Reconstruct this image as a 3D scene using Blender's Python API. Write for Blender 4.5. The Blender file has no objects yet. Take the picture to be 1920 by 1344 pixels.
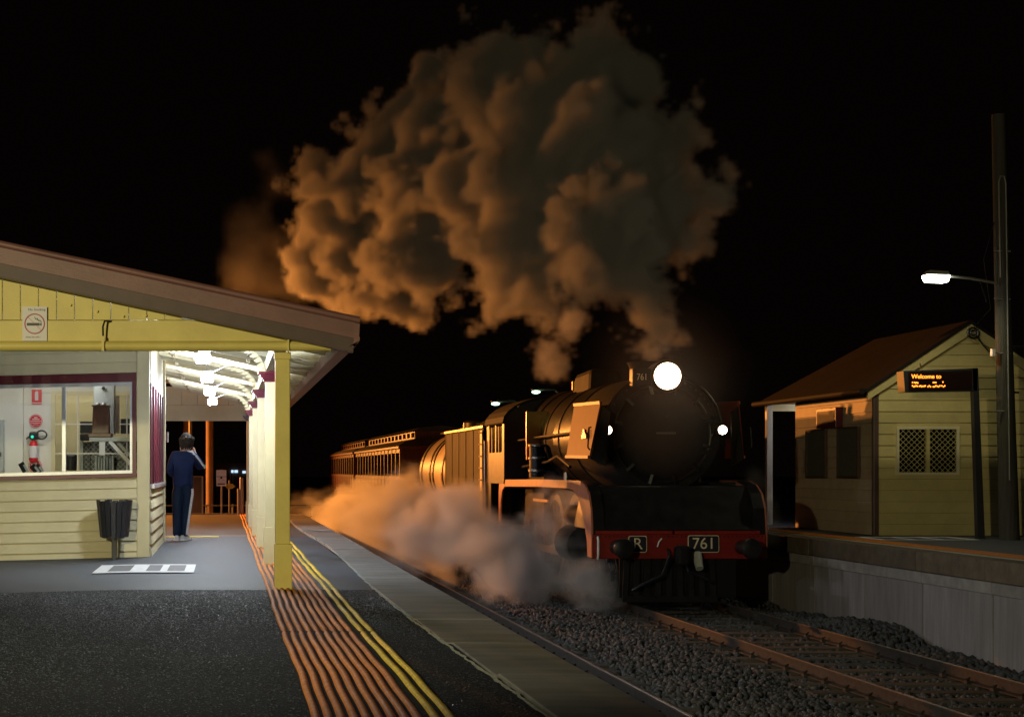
import bpy, bmesh, math, random
import numpy as np
from mathutils import Vector, Matrix, noise

random.seed(7)
rng = np.random.default_rng(7)
SC = bpy.context.scene
C = SC.collection
PI = math.pi
R = math.radians

# ------------------------------------------------------------------ camera, world, exposure
F, PX, PY, EYE = 3000.0, 420.0, 880.0, 1.15      # measured focal length (px), principal point (px), eye height (m)
cam_d = bpy.data.cameras.new('camera')
cam = bpy.data.objects.new('camera', cam_d); C.objects.link(cam)
cam.location = (0, 0, EYE); cam.rotation_euler = (R(90), 0, 0)
cam_d.sensor_width = 36; cam_d.lens = 36 * F / 1920
cam_d.shift_x = (960 - PX) / 1920; cam_d.shift_y = (PY - 672) / 1920
cam_d.clip_start = 0.1; cam_d.clip_end = 900
SC.camera = cam

w = bpy.data.worlds.new('World'); SC.world = w; w.use_nodes = True
bg = w.node_tree.nodes['Background']
bg.inputs[0].default_value = (0.9, 0.55, 0.42, 1); bg.inputs[1].default_value = 0.0012   # moonless night, faint town glow

SC.view_settings.view_transform = 'Standard'; SC.view_settings.look = 'None'
SC.view_settings.exposure = 0.0; SC.view_settings.gamma = 1.0; SC.view_settings.use_curve_mapping = False
SC.render.engine = 'CYCLES'
cy = SC.cycles
cy.max_bounces = 8; cy.diffuse_bounces = 3; cy.glossy_bounces = 3; cy.transmission_bounces = 4
cy.transparent_max_bounces = 8; cy.volume_bounces = 1
cy.volume_step_rate = 1.0; cy.volume_max_steps = 128
cy.use_denoising = True
cy.sample_clamp_indirect = 4.0

FLUORO = 240.0          # radiance of the awning battens
SODIUM = 35000.0       # watts of the orange yard lamps
YELLOW = 3100.0        # watts of the yellow platform lamp behind the photographer
STREET = 70.0

# ------------------------------------------------------------------ helpers
def X(px, Y): return (px - PX) * Y / F
def Z(py, Y): return EYE + (PY - py) * Y / F
def at(px, py, Y): return Vector((X(px, Y), Y, Z(py, Y)))

def top(o):
    while o.parent: o = o.parent
    return o

def tag(o, label=None, cat=None, group=None, kind=None):
    if label: o['label'] = label
    if cat: o['category'] = cat
    if group: o['group'] = group
    if kind: o['kind'] = kind
    return o

def thing(name, loc, label=None, cat=None, group=None, kind=None):
    o = bpy.data.objects.new(name, None); C.objects.link(o)
    o.location = loc; o.empty_display_size = 0.2
    return tag(o, label, cat, group, kind)

class MB:
    def __init__(s, o=(0, 0, 0)):
        s.v = []; s.f = []; s.o = Vector(o)
    def add(s, vs, fs):
        n = len(s.v)
        s.v += [tuple(Vector(v) + s.o) for v in vs]
        s.f += [tuple(n + i for i in f) for f in fs]
        return s
    def box(s, x0, x1, y0, y1, z0, z1):
        v = [(x, y, z) for x in (x0, x1) for y in (y0, y1) for z in (z0, z1)]
        return s.add(v, [(0, 1, 3, 2), (4, 6, 7, 5), (0, 4, 5, 1), (2, 3, 7, 6), (0, 2, 6, 4), (1, 5, 7, 3)])
    def hexa(s, b, t):                       # two quads, bottom and top, same order
        return s.add(list(b) + list(t), [(3, 2, 1, 0), (4, 5, 6, 7)] + [(i, (i + 1) % 4, 4 + (i + 1) % 4, 4 + i) for i in range(4)])
    def bar(s, p, q, wd, ht, up=(0, 0, 1)):
        p = Vector(p); q = Vector(q); d = (q - p).normalized(); up = Vector(up)
        if abs(d.dot(up)) > .98: up = Vector((0, 1, 0))
        sd = d.cross(up).normalized() * wd / 2; u = sd.cross(d).normalized() * ht / 2
        return s.hexa([p - sd - u, p + sd - u, p + sd + u, p - sd + u], [q - sd - u, q + sd - u, q + sd + u, q - sd + u])
    def tube(s, pts, r, n=8, caps=True):
        pts = [Vector(p) for p in pts]; rs = r if isinstance(r, (list, tuple)) else [r] * len(pts)
        rings = []; prev = None
        for i, p in enumerate(pts):
            d = (pts[min(i + 1, len(pts) - 1)] - pts[max(i - 1, 0)]).normalized()
            if prev is None:
                a = Vector((0, 0, 1)) if abs(d.z) < .9 else Vector((1, 0, 0))
                u = d.cross(a).normalized()
            else:
                u = (prev - d * prev.dot(d)).normalized()
            prev = u; v = d.cross(u)
            rings.append([p + (u * math.cos(2 * PI * k / n) + v * math.sin(2 * PI * k / n)) * rs[i] for k in range(n)])
        vs = [x for rg in rings for x in rg]; fs = []
        for i in range(len(rings) - 1):
            for k in range(n):
                fs.append((i * n + k, i * n + (k + 1) % n, (i + 1) * n + (k + 1) % n, (i + 1) * n + k))
        if caps:
            fs.append(tuple(reversed(range(n)))); fs.append(tuple((len(rings) - 1) * n + k for k in range(n)))
        return s.add(vs, fs)
    def cyl(s, p, q, r, r2=None, n=16): return s.tube([p, q], [r, r if r2 is None else r2], n)
    def prism(s, poly, axis, a, b):          # polygon in the plane normal to axis, extruded a..b
        def m(u, v, t):
            return {'x': (t, u, v), 'y': (u, t, v), 'z': (u, v, t)}[axis]
        n = len(poly)
        return s.add([m(u, v, a) for u, v in poly] + [m(u, v, b) for u, v in poly],
                     [tuple(range(n)), tuple(reversed(range(n, 2 * n)))] + [(i, n + i, n + (i + 1) % n, (i + 1) % n) for i in range(n)])
    def lathe(s, prof, c, axis='z', n=24, cap=True):   # prof: (radius, along)
        c = Vector(c); vs = []; fs = []
        for r, h in prof:
            for k in range(n):
                a = 2 * PI * k / n; p, q = r * math.cos(a), r * math.sin(a)
                vs.append(c + Vector({'z': (p, q, h), 'y': (p, h, q), 'x': (h, p, q)}[axis]))
        for i in range(len(prof) - 1):
            for k in range(n):
                fs.append((i * n + k, i * n + (k + 1) % n, (i + 1) * n + (k + 1) % n, (i + 1) * n + k))
        if cap:
            fs.append(tuple(reversed(range(n)))); fs.append(tuple((len(prof) - 1) * n + k for k in range(n)))
        return s.add(vs, fs)
    def sphere(s, c, r, sc=(1, 1, 1), n=12, m=8):
        prof = [(max(1e-4, math.sin(PI * i / m)) * r, -math.cos(PI * i / m) * r) for i in range(m + 1)]
        t = MB(); t.lathe(prof, (0, 0, 0), 'z', n)
        return s.add([Vector((v[0] * sc[0], v[1] * sc[1], v[2] * sc[2])) + Vector(c) for v in t.v], t.f)
    def build(s, name, m, parent=None, smooth=False, bevel=0, kind=None, label=None):
        me = bpy.data.meshes.new(name)
        if parent is not None: off = top(parent).location
        else:
            a = np.array(s.v); mn = a.min(0); mx = a.max(0)
            off = Vector(((mn[0] + mx[0]) / 2, (mn[1] + mx[1]) / 2, mn[2]))
        me.from_pydata([tuple(Vector(v) - off) for v in s.v], [], s.f)
        bm = bmesh.new(); bm.from_mesh(me); bmesh.ops.recalc_face_normals(bm, faces=bm.faces); bm.to_mesh(me); bm.free()
        if smooth:
            me.shade_smooth(); me.set_sharp_from_angle(angle=R(38))
        me.materials.append(m)
        o = bpy.data.objects.new(name, me); C.objects.link(o)
        if parent is not None: o.parent = parent
        else: o.location = off
        if bevel:
            b = o.modifiers.new('bevel', 'BEVEL'); b.width = bevel; b.segments = 2; b.limit_method = 'ANGLE'
        if kind: o['kind'] = kind
        if label: o['label'] = label
        return o

def copy_part(o, parent, loc):
    c = o.copy(); C.objects.link(c); c.parent = parent; c.location = loc
    return c

def copy_tree(o, parent=None):
    c = o.copy(); C.objects.link(c); c.parent = parent
    for ch in [k for k in C.objects if k.parent == o]: copy_tree(ch, c)
    return c

def text(name, s, size, loc, m, parent, depth=.004, align='CENTER', rot=(R(90), 0, 0), sx=1.0):
    cu = bpy.data.curves.new(name, 'FONT'); cu.body = s; cu.size = size; cu.extrude = depth
    cu.align_x = align; cu.align_y = 'CENTER'
    t = bpy.data.objects.new(name + '_tmp', cu); C.objects.link(t)
    dg = bpy.context.evaluated_depsgraph_get()
    me = bpy.data.meshes.new_from_object(t.evaluated_get(dg)); bpy.data.objects.remove(t)
    mt = Matrix.Translation(Vector(loc) - (top(parent).location if parent else Vector((0, 0, 0)))) @ Matrix([Vector(r) for r in __import__('mathutils').Euler(rot).to_matrix().to_4x4()]) @ Matrix.Diagonal((sx, 1, 1, 1))
    me.transform(mt); me.materials.clear(); me.materials.append(m); me.name = name
    o = bpy.data.objects.new(name, me); C.objects.link(o); o.parent = parent
    return o

def evaluated(o, name):
    dg = bpy.context.evaluated_depsgraph_get()
    me = bpy.data.meshes.new_from_object(o.evaluated_get(dg)); me.name = name
    return me

# ------------------------------------------------------------------ materials
def mat(name, col, rough=.6, metal=0.0, var=.12, scale=3.0, bump=0.0, bscale=60.0, stretch=(1, 1, 1), spec=.5, dirt=None, dirt_amt=0.0, coat=0.0, rvar=0.0):
    m = bpy.data.materials.new(name); m.use_nodes = True
    nt = m.node_tree; N = nt.nodes; Lk = nt.links; b = N['Principled BSDF']
    b.inputs['Roughness'].default_value = rough; b.inputs['Metallic'].default_value = metal
    b.inputs['Specular IOR Level'].default_value = spec; b.inputs['Coat Weight'].default_value = coat
    b.inputs['Coat Roughness'].default_value = .12
    tc = N.new('ShaderNodeNewGeometry'); mp = N.new('ShaderNodeMapping'); mp.inputs['Scale'].default_value = stretch
    Lk.new(tc.outputs['Position'], mp.inputs['Vector'])
    n1 = N.new('ShaderNodeTexNoise'); n1.inputs['Scale'].default_value = scale; n1.inputs['Detail'].default_value = 6; n1.inputs['Roughness'].default_value = .65
    Lk.new(mp.outputs[0], n1.inputs['Vector'])
    rp = N.new('ShaderNodeValToRGB')
    c = Vector(col[:3])
    lo = c * (1 - var); hi = c * (1 + var)
    if dirt is not None:
        lo = c.lerp(Vector(dirt), dirt_amt)
    rp.color_ramp.elements[0].position = .3; rp.color_ramp.elements[1].position = .7
    rp.color_ramp.elements[0].color = (*lo, 1); rp.color_ramp.elements[1].color = (*hi, 1)
    Lk.new(n1.outputs['Fac'], rp.inputs['Fac'])
    oi = N.new('ShaderNodeObjectInfo'); hv = N.new('ShaderNodeHueSaturation')       # boards and stones differ slightly one from another
    mr = N.new('ShaderNodeMapRange'); mr.inputs['To Min'].default_value = 1 - var * .6; mr.inputs['To Max'].default_value = 1 + var * .6
    Lk.new(oi.outputs['Random'], mr.inputs['Value']); Lk.new(mr.outputs[0], hv.inputs['Value'])
    Lk.new(rp.outputs['Color'], hv.inputs['Color']); Lk.new(hv.outputs['Color'], b.inputs['Base Color'])
    if rvar:
        r2 = N.new('ShaderNodeMapRange'); r2.inputs['To Min'].default_value = max(.03, rough - rvar); r2.inputs['To Max'].default_value = min(1, rough + rvar)
        Lk.new(n1.outputs['Fac'], r2.inputs['Value']); Lk.new(r2.outputs[0], b.inputs['Roughness'])
    if bump:
        n2 = N.new('ShaderNodeTexNoise'); n2.inputs['Scale'].default_value = bscale; n2.inputs['Detail'].default_value = 5
        Lk.new(mp.outputs[0], n2.inputs['Vector'])
        bp = N.new('ShaderNodeBump'); bp.inputs['Strength'].default_value = bump; bp.inputs['Distance'].default_value = .02
        Lk.new(n2.outputs['Fac'], bp.inputs['Height']); Lk.new(bp.outputs[0], b.inputs['Normal'])
    return m

def emit(name, col, strength):
    m = bpy.data.materials.new(name); m.use_nodes = True; nt = m.node_tree
    nt.nodes.remove(nt.nodes['Principled BSDF'])
    e = nt.nodes.new('ShaderNodeEmission'); e.inputs[0].default_value = (*col, 1); e.inputs[1].default_value = strength
    nt.links.new(e.outputs[0], nt.nodes['Material Output'].inputs[0])
    return m

def glass(name, tint=(1, 1, 1), gloss=.06):
    m = bpy.data.materials.new(name); m.use_nodes = True; nt = m.node_tree; N = nt.nodes
    N.remove(N['Principled BSDF'])
    t = N.new('ShaderNodeBsdfTransparent'); t.inputs[0].default_value = (*tint, 1)
    g = N.new('ShaderNodeBsdfGlossy'); g.inputs['Roughness'].default_value = .03
    mx = N.new('ShaderNodeMixShader'); mx.inputs[0].default_value = gloss
    nt.links.new(t.outputs[0], mx.inputs[1]); nt.links.new(g.outputs[0], mx.inputs[2]); nt.links.new(mx.outputs[0], N['Material Output'].inputs[0])
    return m

M = dict(
    cream=mat('cream_paint', (.74, .67, .43), .5, var=.06, scale=2.5, bump=.08, bscale=90, dirt=(.45, .38, .22), dirt_amt=.22),
    yellow_cream=mat('yellow_cream_gable', (.74, .62, .17), .5, var=.06, scale=2.5, bump=.08, bscale=90, dirt=(.4, .30, .08), dirt_amt=.25),  # yellower than the cream on the posts farther in
    cream_roof=mat('cream_ceiling_paint', (.78, .72, .50), .6, var=.08, scale=4),
    maroon=mat('maroon_paint', (.115, .012, .024), .35, var=.2, scale=5),
    brown=mat('brown_barge_paint', (.19, .085, .075), .5, var=.18, scale=4, bump=.1, bscale=50, stretch=(.4, 1, 1)),
    brown_dark=mat('dark_brown_trim', (.085, .05, .04), .55, var=.2, scale=4),
    asphalt=mat('platform_asphalt', (.058, .068, .090), .62, var=.25, scale=1.6, bump=.35, bscale=70, rvar=.1),
    asphalt_rough=mat('coarse_asphalt', (.020, .022, .028), .8, var=.7, scale=58, bump=.8, bscale=60, spec=.15),
    asphalt_far=mat('brown_asphalt', (.085, .065, .055), .7, var=.25, scale=2, bump=.3, bscale=60),
    coping=mat('concrete_coping', (.21, .205, .20), .7, var=.3, scale=3, bump=.4, bscale=40, stretch=(.3, 1.5, 1)),
    concrete=mat('stained_concrete_panel', (.25, .235, .25), .8, var=.2, scale=2.2, bump=.25, bscale=25, stretch=(3, 3, .35), dirt=(.14, .12, .11), dirt_amt=.6),
    concrete_edge=mat('concrete_ledge', (.30, .28, .27), .8, var=.25, scale=4, bump=.3, bscale=30),
    far_beam=mat('mossy_coping', (.12, .09, .06), .75, var=.35, scale=5, bump=.4, bscale=30),
    mortar=mat('pale_mortar', (.34, .36, .32), .8, var=.3, scale=20),
    tactile=mat('orange_tactile', (.60, .205, .028), .58, spec=.2, dirt=(.16, .06, .02), dirt_amt=.4, var=.22, scale=18, bump=.35, bscale=120),
    tactile_y=mat('yellow_tactile', (.70, .50, .01), .58, spec=.2, dirt=(.3, .2, .02), dirt_amt=.6, var=.18, scale=18, bump=.35, bscale=120),
    yellow=mat('yellow_line_paint', (.75, .58, .08), .5, var=.12),
    white=mat('white_paint', (.8, .8, .8), .5, var=.06),
    marking=mat('white_floor_paint', (.78, .79, .8), .6, var=.12, scale=14, dirt=(.4, .4, .4), dirt_amt=.4),
    marking_grey=mat('grey_floor_panel', (.12, .12, .13), .6, var=.25, scale=12),
    room=mat('room_wall_paint', (.80, .79, .72), .55, var=.04),
    alu=mat('aluminium_frame', (.55, .57, .62), .35, metal=.5, var=.08),
    steel=mat('grey_steel_cabinet', (.42, .46, .46), .4, var=.08),
    darkmetal=mat('dark_metal', (.02, .02, .024), .4, var=.3),
    black=mat('black_plastic', (.014, .014, .018), .35, var=.3),
    bin=mat('charcoal_bin_slats', (.026, .027, .034), .42, var=.3, scale=8, stretch=(6, 6, .6), bump=.15, bscale=30),
    wood=mat('brown_varnished_wood', (.13, .055, .03), .35, var=.25, scale=6, stretch=(4, 4, .6)),
    red=mat('red_enamel', (.62, .015, .03), .35, var=.08),
    signwhite=mat('white_sign_face', (.74, .72, .74), .5, var=.04),
    ink=mat('black_ink', (.012, .01, .02), .5, var=.1),
    signred=mat('sign_red', (.42, .02, .06), .5, var=.08),
    loco=mat('loco_black_paint', (.011, .011, .012), .36, spec=.35, var=.35, scale=5, bump=.08, bscale=12, rvar=.1),
    loco_soot=mat('sooty_smokebox', (.010, .0095, .0095), .7, spec=.2, var=.35, scale=6, bump=.2, bscale=30),
    loco_red=mat('loco_red_paint', (.17, .028, .014), .55, spec=.25, var=.2, scale=3, coat=.05),
    loco_red2=mat('buffer_beam_red', (.22, .010, .006), .45, var=.2, scale=5),
    loco_valance=mat('loco_red_lining', (.36, .12, .075), .4, var=.2, scale=4),
    brass=mat('brass', (.50, .32, .10), .28, metal=.9, var=.2),
    steelbare=mat('bright_steel', (.36, .34, .33), .3, metal=.9, var=.2),
    tender=mat('wet_tender_side', (.016, .013, .008), .6, spec=.10, var=.6, scale=2.2, stretch=(3, 3, .35), bump=.25, bscale=6, rvar=.12),
    coal=mat('coal', (.015, .015, .016), .5, var=.5, scale=20, bump=1, bscale=12),
    tank=mat('tank_silver_paint', (.42, .34, .25), .42, var=.2, scale=3, stretch=(1, 1, .5)),
    carriage=mat('varnished_carriage_timber', (.26, .085, .035), .4, var=.25, scale=3, stretch=(3, 3, .5)),
    carriage_lo=mat('red_carriage_panel', (.20, .055, .026), .42, var=.25, scale=3, stretch=(3, 3, .5)),
    carriage_roof=mat('grey_canvas_roof', (.08, .07, .06), .65, var=.25),
    cream_line=mat('cream_lettering', (.72, .62, .42), .45, var=.06),
    rail=mat('rusty_rail_side', (.05, .042, .038), .7, spec=.15, var=.35, scale=12, bump=.2, bscale=50),
    railtop=mat('polished_rail_head', (.24, .19, .16), .42, metal=.9, var=.15, scale=8),
    sleeper=mat('weathered_sleeper', (.085, .078, .072), .85, spec=.2, var=.4, scale=4, stretch=(.5, 6, 6), bump=.6, bscale=20),
    ballast=mat('ballast_stone', (.046, .049, .057), .75, var=.5, scale=9, bump=.3, bscale=60),
    bed=mat('ballast_bed', (.03, .029, .028), .9, var=.5, scale=14, bump=1, bscale=30),
    ground=mat('dirt_ground', (.075, .06, .045), .9, var=.4, scale=.6, bump=.5, bscale=8),
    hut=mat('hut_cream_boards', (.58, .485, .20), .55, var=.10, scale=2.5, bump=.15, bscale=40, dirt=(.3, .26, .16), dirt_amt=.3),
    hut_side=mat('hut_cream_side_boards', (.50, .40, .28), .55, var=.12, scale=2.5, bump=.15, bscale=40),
    hut_roof=mat('brown_iron_roof', (.012, .009, .008), .7, var=.3, spec=.2, scale=2),
    pole=mat('weathered_timber_pole', (.06, .056, .044), .8, var=.4, scale=3, stretch=(8, 8, .3), bump=.7, bscale=14),
    conduit=mat('grey_conduit', (.20, .20, .19), .5, var=.15),
    lamp_pole=mat('galvanised_pole', (.30, .28, .25), .5, var=.2),
    orange_pole=mat('orange_light_pole', (.40, .24, .14), .6, var=.2),  # orange lamp light is put into this pole colour
    board=mat('green_timetable_board', (.10, .11, .085), .4, var=.3, scale=30),
    skin=mat('skin', (.55, .33, .24), .5, var=.06),
    hair=mat('grey_brown_hair', (.030, .022, .018), .8, spec=.15, var=.5, scale=40, stretch=(3, 3, .4), bump=.6, bscale=80),
    navy=mat('navy_tracksuit', (.009, .018, .070), .7, spec=.15, var=.25, scale=6, bump=.4, bscale=9),
    navy_leg=mat('navy_tracksuit_trousers', (.008, .019, .046), .7, spec=.15, var=.25, scale=6, bump=.4, bscale=9, stretch=(1, 1, .5)),
    stripe=mat('white_stripe', (.66, .66, .66), .6, var=.2, scale=25),
    shoe=mat('white_sneaker', (.62, .62, .62), .55, var=.2, scale=20),
    led_off=mat('display_screen', (.012, .005, .004), .3, var=.1),
    sign_yellow=mat('yellow_sign', (.55, .42, .03), .5, var=.1),
    brick_brown=mat('brown_render', (.10, .07, .05), .8, var=.3, scale=1.5),
    glass=glass('window_glass', (.97, .98, .98), .05),
    dark_glass=mat('dark_window_glass', (.006, .006, .008), .08, var=.2),
    lit_glass=emit('lit_far_window', (.55, .75, 1.0), 1.2),
    fluoro=emit('fluorescent_diffuser', (.82, .90, 1.0), FLUORO),
    headlight=emit('headlight_lens', (1.0, .72, .46), 13),
    marker=emit('marker_lens', (1.0, .78, .55), 14),
    street=emit('street_lamp_lens', (.95, 1.0, .88), 20),
    led=emit('orange_led', (1.0, .22, .02), 5),
    greenled=emit('green_indicator', (.05, .9, .55), 1.2),
    farlamp=emit('far_street_lamp_lens', (.55, 1.0, .62), 6),
    sodium=emit('sodium_lens', (1.0, .45, .1), 8),
    yard=emit('yellow_lens', (1.0, .8, .2), 6),
)

# ------------------------------------------------------------------ the setting: ground, near platform, tracks, far platform
RAIL = -1.10                                    # top of rail (platform surface is z = 0)
MB().add([(-300, -60, -1.5), (300, -60, -1.5), (300, 600, -1.5), (-300, 600, -1.5)], [(0, 1, 2, 3)]).build('ground', M['ground'], kind='structure')

def fall(x): return .025 * (x + 1.0) if x < -1.0 else 0.0     # the platform drains away from the track

def sheet(name, xs, ys, m, z0=0.0, parent=None):
    mb = MB(); nx = len(xs)
    vs = [(x, y, fall(x) + z0 + .004 * noise.noise(Vector((x * .5, y * .5, 0)))) for y in ys for x in xs]
    fs = [(j * nx + i, j * nx + i + 1, (j + 1) * nx + i + 1, (j + 1) * nx + i) for j in range(len(ys) - 1) for i in range(nx - 1)]
    mb.add(vs, fs)
    return mb.build(name, m, parent, smooth=True)

plat = thing('platform', (0, 20, -1.3), kind='structure')
fr = lambda a, b, n: [a + (b - a) * i / n for i in range(n + 1)]
sheet('coarse_asphalt', [-14, -8, -5, -3, -2, -1, -.5, 0, .5, 1.0, 1.5], fr(-3, 15.3, 60), M['asphalt_rough'], 0, plat)
sheet('smooth_asphalt', [-14, -8, -5, -3, -2, -1, -.5, 0, .5, 1.0, 1.5], fr(15.3, 27.45, 36), M['asphalt'], 0.0, plat)
sheet('dark_strip', [-14, -3, -1, 0, 1.5], [27.45, 28.3], M['brown_dark'], 0, plat)  # flat dark brown band across the asphalt, level with it
sheet('brown_asphalt', [-14, -3, -1, 0, 1.5], fr(28.3, 41, 20), M['asphalt_far'], 0, plat)
MB().box(-14, 1.9, 41.0, 41.12, -1.5, .03).build('end_kerb', M['coping'], plat)
MB().box(1.88, 1.96, -3, 41, -1.5, -.13).build('platform_wall', M['coping'], plat)
y = -3.0; k = 0
while y < 41:                                   # coping slabs, laid one by one
    ln = 1.75 + random.uniform(-.12, .12)
    e = 1.50 + .05 * math.sin(y * .35) + random.uniform(-.012, .012)
    dz = random.uniform(-.006, .006)
    MB().hexa([(e, y + .012, -.14), (2.05, y + .012, -.14), (2.05, min(y + ln, 41) - .006, -.14), (e, min(y + ln, 41) - .006, -.14)],
              [(e, y + .012, .012 + dz), (2.05, y + .012, .010 + dz), (2.05, min(y + ln, 41) - .006, .010 + dz), (e, min(y + ln, 41) - .006, .012 + dz)]
              ).build('coping_slab', M['coping'], plat, bevel=.008)
    y += ln
mb = MB()                                       # crumbling mortar line between asphalt and coping
yy = 3.0; pts = []
while yy < 40:
    pts.append((1.475 + .05 * math.sin(yy * .35) + random.uniform(-.008, .008), yy)); yy += .09
for i in range(len(pts) - 1):
    wd = .005 + random.random() * .009
    (xa, ya), (xb, yb) = pts[i], pts[i + 1]
    mb.add([(xa - wd, ya, .0085), (xa + wd, ya, .0125), (xb + wd, yb, .0125), (xb - wd, yb, .0085)], [(0, 1, 2, 3)])
mb.build('mortar_line', M['mortar'], plat)

# raised tactile ribs running along the platform
nt_ = M['asphalt_rough'].node_tree                # pale chips in black bitumen
for n_ in nt_.nodes:
    if n_.type == 'VALTORGB':
        n_.color_ramp.elements[0].position = .48; n_.color_ramp.elements[1].position = .68
        n_.color_ramp.elements[0].color = (.007, .008, .010, 1); n_.color_ramp.elements[1].color = (.055, .058, .07, 1)
rib_x = [.425 + .0585 * i for i in range(9)] + [.975, 1.045]
tact = thing('tactile_strip', (.7, 20, 0), kind='structure')
MB().box(.40, 1.075, -3, 15.3, .001, .006).build('backing_strip', M['asphalt_rough'], tact)
for i, rx in enumerate(rib_x):
    mb = MB(); vs = []; fs = []; n = 0; prof = [(-.021, .004), (-.016, .0155), (-.006, .021), (.006, .021), (.016, .0155), (.021, .004)]
    ys = fr(-3, 41, 440)
    for yv in ys:
        wob = .003 * math.sin(yv * 2.3 + i * .12) + .0025 * math.sin(yv * 5.1) + .006 * math.sin(yv * .9)
        joint = -.02 if abs((yv - 15.3) % 4.05) < .06 else 0
        zz = .004 * math.sin(yv * 2.1 + .5) + .004 + joint
        vs += [(rx + wob + a, yv, b + zz) for a, b in prof]
    q = len(prof)
    for j in range(len(ys) - 1):
        for t in range(q - 1): fs.append((j * q + t, j * q + t + 1, (j + 1) * q + t + 1, (j + 1) * q + t))
    mb.add(vs, fs).build('tactile_rib', M['tactile' if i < 9 else 'tactile_y'], tact, smooth=True)

nc = 70000                                      # exposed stone chips of the coarse asphalt
cp_ = np.stack([rng.uniform(-4.2, 1.46, nc), 6.5 + 8.78 * rng.uniform(0, 1, nc) ** .8, np.zeros(nc)], 1)
keep = ~((cp_[:, 0] > .40) & (cp_[:, 0] < 1.075)); cp_ = cp_[keep]; nc = len(cp_)
cp_[:, 2] = np.where(cp_[:, 0] < -1, .025 * (cp_[:, 0] + 1), 0) - .001
ang = rng.uniform(0, 2 * PI, (nc, 1)) + np.arange(4)[None] * PI / 2 + rng.uniform(-.4, .4, (nc, 4))
sz = rng.uniform(.004, .0095, (nc, 1)); 
ring = np.stack([np.cos(ang) * sz, np.sin(ang) * sz, np.zeros((nc, 4))], 2) + cp_[:, None]
tipo = np.stack([np.cos(ang) * sz * .55, np.sin(ang) * sz * .55, rng.uniform(.001, .0058, (nc, 4))], 2) + cp_[:, None]
cv = np.concatenate([ring, tipo], 1).reshape(-1, 3)
fq = np.array([[4, 5, 6, 7], [0, 1, 5, 4], [1, 2, 6, 5], [2, 3, 7, 6], [3, 0, 4, 7]])
cf = (fq[None] + (np.arange(nc) * 8)[:, None, None]).reshape(-1, 4)
me = bpy.data.meshes.new('asphalt_chips'); me.vertices.add(len(cv)); me.vertices.foreach_set('co', cv.astype(np.float32).ravel())
me.loops.add(len(cf) * 4); me.loops.foreach_set('vertex_index', cf.astype(np.int32).ravel())
me.polygons.add(len(cf)); me.polygons.foreach_set('loop_start', (np.arange(len(cf)) * 4).astype(np.int32)); me.update(calc_edges=True)
me.materials.append(mat('bluestone_chips', (.040, .047, .064), .32, var=.5, scale=90, spec=.6))
co_ = bpy.data.objects.new('asphalt_chips', me); C.objects.link(co_); co_.parent = plat; co_.location = -plat.location; co_['kind'] = 'stuff'

yl = thing('yellow_edge_line', (-.5, 27.3, 0), kind='structure')
for i in range(8):
    x0 = -4 + .56 * i
    if x0 + .55 > .40: break
    MB().box(x0, x0 + .552, 27.18, 27.42, fall(x0) - .01, fall(x0) + .012).build('edging_strip', M['yellow'], yl)

# painted symbol panel on the asphalt
mk = thing('floor_marking', (X(270, 18.4), 18.4, 0), 'white bordered rectangle painted on the asphalt, with grey panels inside, before the bin', 'floor marking')
ya, yb = 17.75, 19.25
xa, xb = -1.47, -.335
za = fall(-1.4) + .012
def quad(mb, x0, x1, y0, y1, z): mb.add([(x0, y0, z + fall(x0)), (x1, y0, z + fall(x1)), (x1, y1, z + fall(x1)), (x0, y1, z + fall(x0))], [(0, 1, 2, 3)])
mb = MB(); quad(mb, xa, -1, ya, yb, .012); quad(mb, -1, xb, ya, yb, .012); mb.build('white_border', M['marking'], mk)
mb = MB(); quad(mb, xa + .16, -1.06, ya + .22, yb - .2, .016); mb.build('grey_panel', M['marking_grey'], mk)
mb = MB(); quad(mb, -.88, -.72, ya + .22, yb - .2, .016); mb.build('grey_panel', M['marking_grey'], mk)
mb = MB(); quad(mb, -.64, xb - .11, ya + .22, yb - .2, .016); mb.build('grey_panel', M['marking_grey'], mk)

# tracks
def track(name, xc, y0, y1, rails, sl=True):
    t = thing(name, (xc, 30, RAIL - .2), kind='structure')
    for s in rails:
        x = xc + s * .8
        pr = [(-.065, -.15), (.065, -.15), (.065, -.135), (.012, -.12), (.012, -.035), (.035, -.028), (.035, -.003), (-.035, -.003), (-.035, -.028), (-.012, -.035), (-.012, -.12), (-.065, -.135)]
        r_ = MB().prism([(x + a, RAIL + b) for a, b in pr], 'y', y0, y1).build('rail', M['rail'], t)
        MB().prism([(x - .020, RAIL - .004), (x + .020, RAIL - .004), (x + .016, RAIL + .0015), (x - .016, RAIL + .0015)], 'y', y0, y1).build('rail_head', M['railtop'], r_)
        proto = None
        yv = max(y0, 9.6) + .3
        for k in range(60):
            if proto is None:
                c = MB()
                for sd in (-1, 1):
                    c.box(x + sd * .05, x + sd * .10, yv - .04, yv + .04, RAIL - .15, RAIL - .112)
                    c.tube([(x + sd * .10, yv - .03, RAIL - .11), (x + sd * .05, yv, RAIL - .085), (x + sd * .10, yv + .03, RAIL - .11)], .012, 5)
                proto = c.build('rail_clip', M['rail'], r_)
            else:
                copy_part(proto, r_, (0, k * .62, 0))
    if sl:
        for k in range(70):
            yv = 9.6 + .3 + k * .62
            MB().box(xc - 1.28 + random.uniform(-.03, .03), xc + 1.28 + random.uniform(-.03, .03), yv - .115, yv + .115, RAIL - .30, RAIL - .152 + random.uniform(-.008, .004)).build('sleeper', M['sleeper'], t, bevel=.012)
    return t
track('near_track', 3.47, -3, 140, (-1, 1))
track('main_track', 7.62, -3, 140, (-1, 1))

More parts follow.
